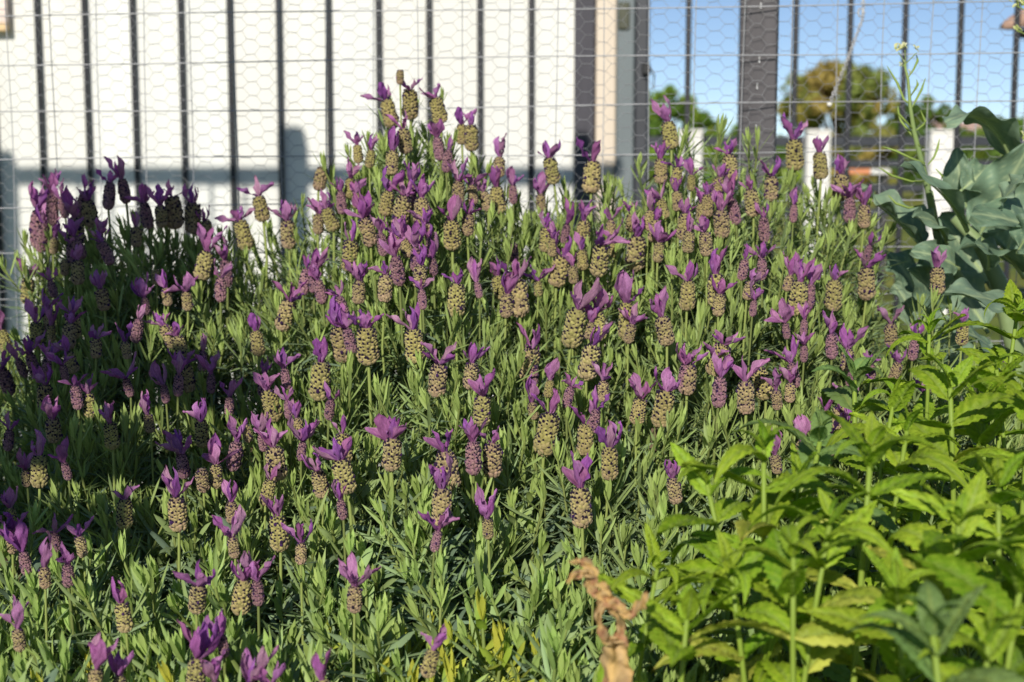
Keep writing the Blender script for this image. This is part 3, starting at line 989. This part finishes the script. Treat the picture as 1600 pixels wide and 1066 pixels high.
pr_ = random.Random(5)
SPK = []
for tone in (0.0, 0.12, 0.4, 0.6, 1.0):
    for L, Rd in ((0.023, 0.0064), (0.027, 0.0070), (0.031, 0.0066), (0.035, 0.0074), (0.029, 0.0076)):
        Rx = Rd * (0.80 if tone == 1.0 else 1.0)
        SPK.append((tone, L, Rx, spike(pr_, L, Rx, tone).mesh('flower_head', M_SPIKE, True)))

BRC = [C(190, 124, 186), C(178, 106, 174), C(200, 138, 186), C(166, 98, 178), C(186, 116, 170), C(198, 148, 178)]


def bract_mesh(r):
    mb = MB()
    base = BRC[r.randrange(len(BRC))]
    ln, wd = r.uniform(0.8, 1.1), r.uniform(0.28, 0.46)
    pk = r.uniform(0.5, 0.68)
    tp = r.uniform(1.3, 2.6)
    pf = lambda s: max(0.06, (0.34 + 0.66 * math.sin(math.pi * 0.5 * min(1, s / pk)) ** 1.2) * (1 - max(0, (s - pk) / (1 - pk)) ** tp))
    e1, e2, e3 = r.uniform(0, 6), r.uniform(0, 6), r.uniform(2.5, 5)
    wv = r.uniform(0.06, 0.16)

    def col(s, t):
        st = 0.5 + 0.5 * math.sin(t * 9 + e1 + 2 * s)
        c = base * (0.62 + 0.30 * s + 0.22 * st)
        c = mixc(c, C(216, 176, 206), 0.35 * max(0, math.sin(e3 * s + e2)) ** 2 * abs(t))
        return mixc(c, C(120, 84, 92), 0.6 if (s > 0.93 and e1 > 3.5) else 0)
    blade(mb, V3(0, 0, 0), V3(0, 0, 1), V3(0, -1, 0), ln, wd, pf, 12, 7, r.uniform(-1.7, 0.7), r.uniform(0.1, 0.9), col,
          twist=r.uniform(-1.1, 1.1), wave=wv, wk=r.uniform(1.2, 2.8), ph=e2)
    v = mb.v[0]
    for i in range(12):
        for j in range(7):
            v[i * 7 + j] += V3(0.02 * math.sin(i * 1.1 + e1), 0.035 * math.sin(i * 0.9 + j * 1.3 + e2), 0.03 * math.sin(j * 1.5 + e3) * i / 11)
    return mb.mesh('bract', M_BRACT, True)


BRM = [bract_mesh(pr_) for _ in range(26)]

for tok in toks:
    tok = tok.split()
    if len(tok) < 4:
        continue
    x, yt, yb, ty = float(tok[0]), float(tok[1]), float(tok[2]), tok[3]
    Y = depth(x, (yt + yb) / 2) - 0.024 + hr.uniform(-.014, .008)
    tone = {'o': (0.0, 0.12, 0.12, 0.4), 'p': (0.4, 0.6, 0.6), 'm': (1.0, 1.0, 1.0, 0.6)}[ty[0]]
    tone = tone[hr.randrange(len(tone))]
    L = max(0.012, (yb - yt) / F * Y * 1.04)
    c3 = sorted([s for s in SPK if s[0] == tone], key=lambda s: abs(s[1] - L))[:3]
    sp_ = c3[hr.randrange(3)]
    sc = L / sp_[1]
    p = at(x, yb, Y)
    tilt = Vector((hr.gauss(p.x * 0.15, 0.14), hr.gauss(-0.04, 0.13), 1)).normalized()
    q = Vector((0, 0, 1)).rotation_difference(tilt) @ Quaternion((0, 0, 1), hr.uniform(0, 6.28))
    h = place('flower_head', sp_[3], lav, p - LAV0, q, sc)
    # stalk in the head's own frame
    ln = hr.uniform(0.055, 0.10) / sc
    qi = q.inverted()
    end = qi @ Vector((-p.x * 0.25 * 0.08, 0.02, -1.0)).normalized() * ln
    mid = end * 0.5 + Vector((hr.uniform(-.004, .004), hr.uniform(-.004, .004), 0))
    mb = MB()
    mb.tube([Vector((0, 0, 0.002)), mid * 0.5, mid, (mid + end) * 0.5, end], 0.00115 / sc ** 0.5, 5, C(160, 174, 96) if tone < 0.9 else C(128, 140, 78), False)
    place('stalk', mb.mesh('stalk', M_STALK, True), h)
    if 'b' in ty:
        continue
    nb = hr.choice((3, 4, 4, 5, 5, 6))
    a0 = hr.uniform(0, 6.28)
    size = hr.uniform(0.70, 1.18) * (1.08 if yb > 1000 else 1.0) * 0.022 / sc * min(1.15, max(0.75, sc))
    openness = hr.uniform(0.4, 1.2)
    for b in range(nb):
        az = a0 + b / nb * 2 * math.pi + hr.uniform(-.35, .35)
        tl = 0.15 + openness * hr.uniform(0.25, 1.05)
        qb = Quaternion((0, 0, 1), az) @ Quaternion((1, 0, 0), -tl)     # leans away from the axis
        base = Vector((0, 0, sp_[1] * 0.985)) + Quaternion((0, 0, 1), az) @ Vector((0, sp_[2] * 0.22, 0))
        place('bract', BRM[hr.randrange(len(BRM))], h, base, qb, size * hr.uniform(0.75, 1.15))
    cnt += 1

# ------------------------------------------------------------------ mint
MGR, MGL, MYE, MGY = C(126, 164, 38), C(182, 206, 66), C(212, 212, 96), C(138, 164, 112)


def mint_leaf(r, tone, asp, curl, seed):
    mb = MB()
    rows, cols = 25, 9
    v, c = [], []
    T = 12
    for i in range(rows):
        s = i / (rows - 1)
        w = asp * 0.5 * (math.sin(math.pi * s ** 0.78) ** 0.85) * (1.0 if s > 0.05 else 0.5) + (0.012 if s < 0.08 else 0)
        if 0 < i < rows - 1:
            w *= 1.0 + (0.12 if i % 2 else -0.08) * (1 if s > 0.08 else 0)
        a = curl * s * s
        for j in range(cols):
            t = -1 + 2 * j / (cols - 1)
            quilt = 0.5 - 0.5 * math.cos(2 * math.pi * (s * 8 - abs(t) * 1.5))
            dz = 0.052 * quilt * math.sin(math.pi * min(1, abs(t) * 1.1)) - 0.018 * math.exp(-(t / 0.16) ** 2) + 0.06 * asp * abs(t) ** 1.6 + 0.012 * math.sin(s * 9 + seed + t * 2)
            x = math.sin(a) / max(1e-3, curl) if False else s * math.cos(a * 0.55)
            z = -s * math.sin(a * 0.55)
            v.append((x - dz * math.sin(a) * -1 * 0.3, w * t, z + dz))
            if tone == 'y':
                col = mixc(MYE, C(160, 172, 60), 0.5 + 0.5 * math.sin(5 * s + 3 * t + seed))
                if (math.sin(37 * s + seed * 3) * math.sin(9 * t + seed)) > 0.96 or s > 0.975:
                    col = C(140, 104, 66)
            elif tone == 'g':
                col = mixc(MGY, MGR, 0.25 + 0.2 * quilt)
            else:
                col = mixc(MGR, MGL, min(1, max(0, 0.75 * quilt * min(1, abs(t) * 3) + 0.25 * math.sin(seed))))
            if abs(t) < 0.06:
                col = mixc(col, C(172, 190, 104), 0.55)
            c.append(col)
    f = [(i * cols + j, i * cols + j + 1, (i + 1) * cols + j + 1, (i + 1) * cols + j) for i in range(rows - 1) for j in range(cols - 1)]
    mb.add(v, f, np.array(c))
    return mb.mesh('leaf', M_MINT, True)


mr_ = random.Random(8)
MINTL = {t: [mint_leaf(mr_, t, mr_.uniform(0.29, 0.44), mr_.uniform(0.2, 1.8), mr_.uniform(0, 6)) for _ in range(n)] for t, n in (('n', 7), ('y', 3), ('g', 4))}


def mint(px, py, Y, tone, yellow, label, size=1.0, lean=(0, 0)):
    r = mr_
    top = at(px, py, Y)
    base = Vector((top.x + lean[0] + r.uniform(-.045, .045), top.y + lean[1] + r.uniform(-.015, .02), SOILZ - 0.01))
    t = thing('mint_plant', label, 'mint', base, 'mint stems at the front of the bed')
    H = (top - base).length
    ctrl = base.lerp(top, 0.5) + Vector((r.uniform(-.03, .03), r.uniform(-.02, .02), 0))
    cur = lambda s: base * (1 - s) ** 2 + ctrl * 2 * s * (1 - s) + top * s * s
    ss = np.linspace(0, 0.985, 12)
    MB().tube([cur(s) for s in ss], [0.0021 * size * (1 - 0.45 * s) for s in ss], 6, np.array([mixc(C(158, 170, 78), C(150, 176, 70), s) for s in ss])).build('stem', M_MSTEM, t, True)
    dist, i = 0.002, 0
    a0 = r.uniform(0, 3.14)
    gaps = [0.004, 0.007, 0.012, 0.019, 0.026, 0.030, 0.032, 0.033, 0.034, 0.035, 0.035]
    lens = [0.013, 0.022, 0.033, 0.042, 0.047, 0.049, 0.048, 0.045, 0.042, 0.040, 0.038]
    els = [70, 56, 42, 30, 20, 12, 4, -6, -14, -22, -30]
    while i < 11 and dist < H - 0.05:
        p = cur(1 - dist / H)
        for sd in (0, math.pi):
            az = a0 + i * 1.571 + sd + r.uniform(-.3, .3)
            el = R(els[i] + r.uniform(-20, 20))
            d = Vector((math.cos(az) * math.cos(el), math.sin(az) * math.cos(el), math.sin(el)))
            sdv = Vector((-math.sin(az), math.cos(az), 0))
            nn = d.cross(sdv)
            roll = r.uniform(-.6, .6)
            Mx = Matrix((d, sdv, nn)).transposed()
            q = Quaternion(d, roll) @ Mx.to_quaternion()
            tn = tone
            if i >= 4 and r.random() < yellow:
                tn = 'y'
            lf = MINTL[tn][r.randrange(len(MINTL[tn]))]
            place('leaf', lf, t, p - base, q, lens[i] * size * r.uniform(0.85, 1.15))
        dist += gaps[i] * size * r.uniform(0.85, 1.15)
        i += 1


NL = 'upright mint stem with bright green toothed leaves in front of the lavender'
YLb = 'mint stem with yellowing lower leaves in front of the lavender'
GL = 'grey-green mint stem with upright downy leaves in front of the lavender'
for a in ((1335, 578, 0.80, 'g', 0, 'grey-green mint stem with broad upright leaves backed by mauve lavender spikes', 1.15), (1484, 588, 0.72, 'n', 0.05, 'tall mint stem with a star-shaped leafy crown below the cabbage leaves', 1.1), (1592, 470, 0.86, 'n', 0, 'tall mint stem overlapping the large lower cabbage leaf', 1.0), (1452, 506, 0.84, 'n', 0, 'slender mint stem rising among lavender spikes beside the cabbage', 0.95),
          (1193, 682, 0.62, 'n', 0.45, 'tall mint stem with yellowing lower leaves overlapping the lavender foliage', 1.0), (1100, 738, 0.63, 'n', 0.1, 'mint stem at the edge of the patch, rising above the withered stalk', 0.95), (1030, 872, 0.61, 'n', 0.1, 'short mint stem touching the withered brown stalk', 0.85), (1362, 690, 0.60, 'n', 0.5, YLb, 1.05),
          (1560, 742, 0.58, 'n', 0.1, NL, 1.0), (1285, 672, 0.69, 'g', 0.1, 'grey-green mint stem half hidden among bright mint leaves', 1.05), (1420, 655, 0.70, 'n', 0.1, NL, 1.0), (1612, 590, 0.67, 'n', 0, NL, 1.1),
          (1300, 800, 0.565, 'n', 0.3, YLb, 0.95), (1500, 800, 0.55, 'n', 0.3, YLb, 1.05), (1140, 880, 0.57, 'n', 0.25, NL, 0.95), (1240, 850, 0.54, 'n', 0.55, YLb, 0.95),
          (1402, 905, 0.52, 'n', 0.6, YLb, 0.95), (1600, 880, 0.515, 'n', 0.2, NL, 1.0), (1535, 630, 0.76, 'n', 0, NL, 1.0), (1075, 950, 0.55, 'n', 0.2, 'low mint stem, second from the withered brown stalk', 0.9),
          (1455, 968, 0.46, 'g', 0.0, 'low grey-green mint tip standing before the yellowing mint leaves', 1.0), (1690, 700, 0.60, 'n', 0.1, NL, 1.1), (1555, 560, 0.78, 'n', 0.05, NL, 1.0), (1400, 610, 0.76, 'n', 0.05, NL, 0.95), (1545, 985, 0.47, 'n', 0.1, NL, 0.9),
          (1250, 742, 0.64, 'n', 0.1, NL, 0.95), (1640, 800, 0.6, 'n', 0.2, NL, 1.0), ):
    mint(*a)

# ------------------------------------------------------------------ brassica gone to flower
GLA, GLB, VEIN = C(134, 156, 130), C(112, 138, 112), C(204, 218, 166)
br = thing('brassica_plant', 'blue-green broad-leaved cabbage plant gone to flower, beside the lavender', 'cabbage', (at(1530, 500, 1.22).x, 1.22, SOILZ))
bq = random.Random(14)


def bleaf(x0, y0, Y0, x1, y1, Y1, wpx, nrm, curl=0.5, fold=0.25, wave=0.13):
    a, b = at(x0, y0, Y0), at(x1, y1, Y1)
    d = np.array(b - a)
    L = np.linalg.norm(d) * 1.06
    W = 0.88 * wpx / F * (Y0 + Y1) / 2
    d = unit(d) * math.cos(curl * 0.42) + unit(np.asarray(nrm, float) - unit(d) * np.dot(nrm, unit(d))) * math.sin(curl * 0.42)
    pf = lambda s: (0.07 + 0.93 * math.sin(math.pi * min(1, max(0, (s - 0.10) / 0.9)) ** 0.72) ** 0.62) if s > 0.10 else 0.07
    tint = mixc(GLA, GLB, bq.random()) * bq.uniform(0.9, 1.1)

    def col(s, t):
        k = math.exp(-(t / 0.09) ** 2) * (1 - 0.5 * s)
        vv = abs(((s * 6 - abs(t) * 1.6) % 1.0) - 0.5)
        k = max(k, 0.55 * max(0, 1 - vv / 0.09) * (1 - 0.5 * abs(t)))
        return mixc(tint, VEIN, k) * (1.05 if abs(t) > 0.97 else 1)

    mb = MB()
    blade(mb, a, d, nrm, L, W, pf, 26, 21, curl, fold, col, twist=bq.uniform(-.25, .25), wave=wave, wk=bq.uniform(1.6, 3.2), ph=bq.uniform(0, 6))
    g = mb.v[0]
    nn_ = unit(np.asarray(nrm, float))
    p1, p2 = bq.uniform(0, 6), bq.uniform(0, 6)
    for i_ in range(len(g)):
        r_, c_ = divmod(i_, 21)
        tt_ = abs(c_ - 10) / 10
        g[i_] = g[i_] + nn_ * W * (0.022 * math.sin(r_ * 1.15 - tt_ * 5 + p1) * min(1, tt_ * 3) + 0.03 * math.sin(c_ * 0.9 + r_ * 0.4 + p2) * tt_)
    lf = mb.build('leaf', M_BRAS, br, True)
    mb = MB()                                                 # raised midrib below the blade
    vv = mb
    pts = []
    n = 26
    src = np.array([v.co for v in lf.data.vertices]).reshape(n, 21, 3)[:, 10, :]
    pts = [src[i] - unit(np.asarray(nrm, float)) * 0.0012 for i in range(0, 20)]
    mb.tube(pts, np.linspace(0.0030, 0.0008, 20) * (W / 0.09) ** 0.5, 6, C(168, 186, 128))
    m_ = mb.build('midrib', M_BSTEM, None, True)
    m_.parent = lf


bleaf(1560, 330, 1.16, 1610, 280, 1.12, 60, (-0.2, -0.7, 0.6), 0.6, 0.3)
bleaf(1500, 300, 1.22, 1545, 262, 1.24, 60, (0.1, -0.8, 0.5), 0.5, 0.3)
bleaf(1590, 395, 1.12, 1640, 340, 1.10, 75, (-0.2, -0.6, 0.8), 0.7, 0.3)
bleaf(1545, 420, 1.14, 1520, 385, 1.10, 45, (0.2, -0.7, 0.7), 0.8, 0.3)
bleaf(1470, 400, 1.22, 1440, 440, 1.18, 60, (-0.1, -0.8, 0.5), 0.5, 0.2)
bleaf(1510, 575, 1.17, 1428, 492, 1.14, 85, (-0.05, -0.8, 0.5), 0.5, 0.15)
bleaf(1590, 610, 1.12, 1500, 555, 1.08, 90, (0.0, -0.65, 0.75), 0.6, 0.15)
bleaf(1455, 545, 1.22, 1398, 450, 1.24, 70, (0.2, -0.85, 0.35), 0.5, 0.2)
bleaf(1545, 520, 1.20, 1470, 420, 1.22, 85, (0.1, -0.85, 0.4), 0.4, 0.2)
bleaf(1585, 262, 1.26, 1474, 205, 1.16, 85, (-0.15, -0.35, 0.92), 1.1, 0.2)
bleaf(1528, 372, 1.24, 1606, 232, 1.20, 104, (-0.35, -0.9, 0.15), 0.3, 0.22)
bleaf(1512, 360, 1.16, 1408, 268, 1.10, 72, (0.15, -0.55, 0.82), 0.55, 0.35)
bleaf(1512, 330, 1.24, 1496, 236, 1.24, 60, (-0.6, -0.75, 0.1), 0.5, 0.4)
bleaf(1640, 372, 1.18, 1522, 338, 1.12, 95, (-0.05, -0.8, 0.6), 0.4, 0.15)
bleaf(1600, 432, 1.20, 1500, 398, 1.13, 80, (-0.1, -0.5, 0.85), 0.8, 0.2)
bleaf(1450, 392, 1.17, 1345, 305, 1.22, 85, (0.35, -0.45, 0.8), 0.35, 0.65)
bleaf(1480, 380, 1.18, 1425, 345, 1.12, 62, (0.0, -0.7, 0.7), 0.7, 0.2)
bleaf(1500, 420, 1.16, 1425, 395, 1.13, 60, (0.05, -0.8, 0.5), 0.6, 0.1)
bleaf(1618, 500, 1.14, 1478, 466, 1.06, 92, (-0.05, -0.62, 0.78), 0.4, 0.1)
bleaf(1480, 480, 1.20, 1420, 425, 1.16, 75, (-0.2, -0.9, 0.3), 0.5, 0.1)
bleaf(1560, 560, 1.12, 1490, 520, 1.08, 70, (0, -0.6, 0.8), 0.6, 0.1)
bleaf(1570, 400, 1.27, 1600, 290, 1.28, 110, (0.2, -0.9, 0.2), 0.4, 0.2)
bleaf(1440, 470, 1.26, 1385, 395, 1.28, 80, (0.3, -0.85, 0.3), 0.6, 0.2)
bleaf(1610, 330, 1.26, 1700, 240, 1.22, 120, (-0.1, -0.7, 0.6), 0.5, 0.2)
bleaf(1610, 480, 1.16, 1740, 420, 1.10, 110, (0.1, -0.6, 0.8), 0.5, 0.2)
bleaf(1550, 450, 1.28, 1470, 345, 1.30, 100, (0.0, -0.9, 0.4), 0.4, 0.2)
mb = MB()
s0 = Vector((br.location.x, 1.24, SOILZ - 0.02))
mb.tube([s0, at(1590, 560, 1.22), at(1560, 440, 1.22), at(1530, 380, 1.22), at(1490, 340, 1.22)], [0.011, 0.009, 0.0075, 0.006, 0.004], 8, C(140, 160, 108))
mb.tube([at(1530, 480, 1.22), at(1490, 420, 1.19), at(1465, 370, 1.18), at(1452, 300, 1.17)], [0.005, 0.004, 0.0035, 0.003], 7, C(134, 156, 110))
mb.build('stem', M_BSTEM, br, True)
fs = MB()
FST = [(1462, 360, 1.17), (1449, 292, 1.16), (1438, 245, 1.155), (1428, 205, 1.15), (1422, 165, 1.15), (1419, 125, 1.15), (1412, 95, 1.15)]
fs.tube([at(*p) for p in FST], [0.0030, 0.0027, 0.0023, 0.0019, 0.0015, 0.0011, 0.0007], 7, np.array([mixc(C(138, 160, 108), C(152, 172, 96), i / 6) for i in range(7)]))
fso = fs.build('flower_stalk', M_BSTEM, br, True)


def sub(mb, name, mat, parent):
    o = mb.build(name, mat, None, True)
    o.parent = parent
    return o


for pts in (((1446, 255), (1425, 248), (1400, 236), (1379, 229)), ((1450, 282), (1425, 284), (1395, 275), (1373, 262)), ((1437, 228), (1420, 205), (1408, 190), (1402, 175)),
            ((1430, 205), (1415, 190), (1404, 178), (1403, 166)), ((1424, 165), (1412, 155), (1402, 130), (1386, 103)), ((1424, 170), (1432, 155), (1440, 140), (1446, 122)),
            ((1430, 205), (1443, 195), (1446, 190), (1438, 172)), ((1450, 258), (1460, 245), (1465, 232), (1468, 217)), ((1453, 290), (1468, 286), (1473, 275), (1462, 264)),
            ((1445, 320), (1420, 325), (1400, 318), (1388, 305)), ((1423, 150), (1430, 140), (1434, 132), (1432, 124)), ((1420, 120), (1428, 108), (1434, 95), (1432, 86))):
    j = bq.uniform(-.012, .012)
    mb = MB()
    mb.tube([at(pts[0][0], pts[0][1], 1.15), at(pts[1][0], pts[1][1], 1.15 + j * 0.5), at(pts[2][0], pts[2][1], 1.15 + j), at(pts[3][0], pts[3][1], 1.15 + j)], [0.0005, 0.0009, 0.0011, 0.0003], 5, C(148, 170, 84))
    sub(mb, 'seed_pod', M_BSTEM, fso)
for (x, y, n, sz) in ((1404, 78, 9, 1.0), (1414, 74, 8, 1.0), (1432, 79, 5, 0.8), (1418, 116, 4, 0.7), (1409, 100, 4, 0.6)):
    mb = MB()
    for q in range(n):
        c0 = at(x + bq.uniform(-5, 5), y + bq.uniform(-4, 4), 1.15 + bq.uniform(-.003, .003))
        an = bq.uniform(0, 6.28)
        blade(mb, c0, V3(math.cos(an) * .8, bq.uniform(-.6, .6), 0.8 + bq.uniform(-.4, .4)), V3(-math.cos(an), -0.5, 0.3), 0.0048 * sz, 0.0032 * sz, lprof, 4, 3, 0.6, 0.4, lambda s_, t_, k_=bq.random(): mixc(C(236, 232, 196), C(190, 196, 110), k_))
    mb.tube([at(x, y + 4, 1.15), at(1415, 100, 1.15)], 0.0004, 4, C(150, 170, 96), False)
    sub(mb, 'blossom', M_BRAS, fso)
for (x, y) in ((1590, 48), (1596, 6), (1585, 8), (1597, 216)):
    mb = MB()
    for q in range(6):
        c0 = at(x + bq.uniform(-4, 8), y + bq.uniform(-4, 4), 1.2)
        an = bq.uniform(0, 6.28)
        blade(mb, c0, V3(math.cos(an) * .8, bq.uniform(-.6, .6), 0.8), V3(-math.cos(an), -0.5, 0.3), 0.005, 0.0033, lprof, 4, 3, 0.6, 0.4, lambda s_, t_, k_=bq.random(): mixc(C(226, 226, 176), C(180, 190, 104), k_))
    mb.tube([at(x, y, 1.2), at(x + 25, y + 12, 1.2), at(1645, 250, 1.2)], 0.0006, 4, C(150, 170, 96), False)
    sub(mb, 'blossom', M_BRAS, fso)

# ------------------------------------------------------------------ withered leaf between lavender and mint
wd = thing('withered_stalk', 'withered curled brown leaf stalk between the lavender and the mint', 'dead leaf', Vector((at(950, 1066, 0.545).x, 0.545, SOILZ)))
dq = random.Random(3)
TAN, TAN2, RST = C(222, 184, 116), C(202, 172, 128), C(172, 120, 94)


def ribbon(name, pts, widths, Y, face=(0, -1, 0.2), crump=0.004, cols=7):
    P = [np.array(at(x, y, Y + dy)) for x, y, dy in pts]
    # dense resample
    n = 9 * (len(P) - 1) + 1
    tt = np.linspace(0, len(P) - 1, n)
    Q = np.array([[np.interp(t, range(len(P)), [p[k] for p in P]) for k in range(3)] for t in tt])
    Q[1:-1] = (Q[:-2] + 2 * Q[1:-1] + Q[2:]) / 4
    Wd = np.interp(tt, range(len(P)), widths)
    v, c = [], []
    ph = dq.uniform(0, 6)
    for i in range(n):
        tg = unit(Q[min(n - 1, i + 1)] - Q[max(0, i - 1)])
        a = 0.5 * math.sin(i * 0.21 + ph)
        fc = unit(np.array(face) + np.array([math.sin(a), 0, 0]))
        sd = unit(np.cross(tg, fc))
        nn = np.cross(sd, tg)
        w = Wd[i] / F * Y * (1 + 0.16 * math.sin(i * 0.9 + ph) + dq.uniform(-.06, .06))
        for j in range(cols):
            t = -1 + 2 * j / (cols - 1)
            z = crump * (math.sin(t * 4.5 + i * 0.35 + ph) * 0.7 + math.sin(i * 0.8 + t * 2) * 0.4) - 0.35 * w * t * t
            v.append(Q[i] + sd * w * 0.5 * t + nn * z)
            c.append(mixc(mixc(TAN, TAN2, 0.5 + 0.5 * math.sin(t * 5 + i * .2 + ph)), RST, max(0, math.sin(i * 0.33 + ph * 2)) ** 3 * 0.8))
    f = [(i * cols + j, i * cols + j + 1, (i + 1) * cols + j + 1, (i + 1) * cols + j) for i in range(n - 1) for j in range(cols - 1)]
    MB().add(v, f, np.array(c)).build(name, M_DRY, wd, True)


ribbon('sheath', [(945, 1400, .03), (952, 1180, 0.01), (958, 1060, 0), (966, 1020, 0), (976, 992, 0)], [70, 62, 54, 44, 26], 0.545)
ribbon('dry_blade', [(972, 1002, 0), (955, 1002, -.004), (940, 992, -.006), (934, 965, -.004), (938, 940, 0)], [12, 15, 15, 12, 12], 0.545)
ribbon('dry_blade', [(975, 995, .002), (966, 965, 0), (955, 945, -.003), (944, 925, -.004), (935, 910, -.002)], [8, 10, 22, 26, 14], 0.545, crump=0.003)
ribbon('dry_blade', [(950, 948, -.002), (962, 945, -.008), (975, 958, -.01), (988, 962, -.01), (1002, 945, -.012), (1010, 926, -.012)], [18, 22, 14, 18, 18, 7], 0.545, crump=0.002)
ribbon('dry_blade', [(940, 935, 0), (926, 925, 0), (918, 912, .002), (922, 902, .004), (932, 902, .004)], [12, 16, 12, 8, 6], 0.545, crump=0.002)
ribbon('dry_blade', [(932, 912, 0), (926, 892, .004), (914, 880, .006), (902, 877, .006), (893, 880, .004)], [12, 18, 16, 10, 4], 0.545, crump=0.002)
ribbon('dry_blade', [(926, 902, 0), (912, 896, -.004), (898, 898, -.006), (886, 910, -.006)], [7, 14, 14, 5], 0.545, crump=0.002)
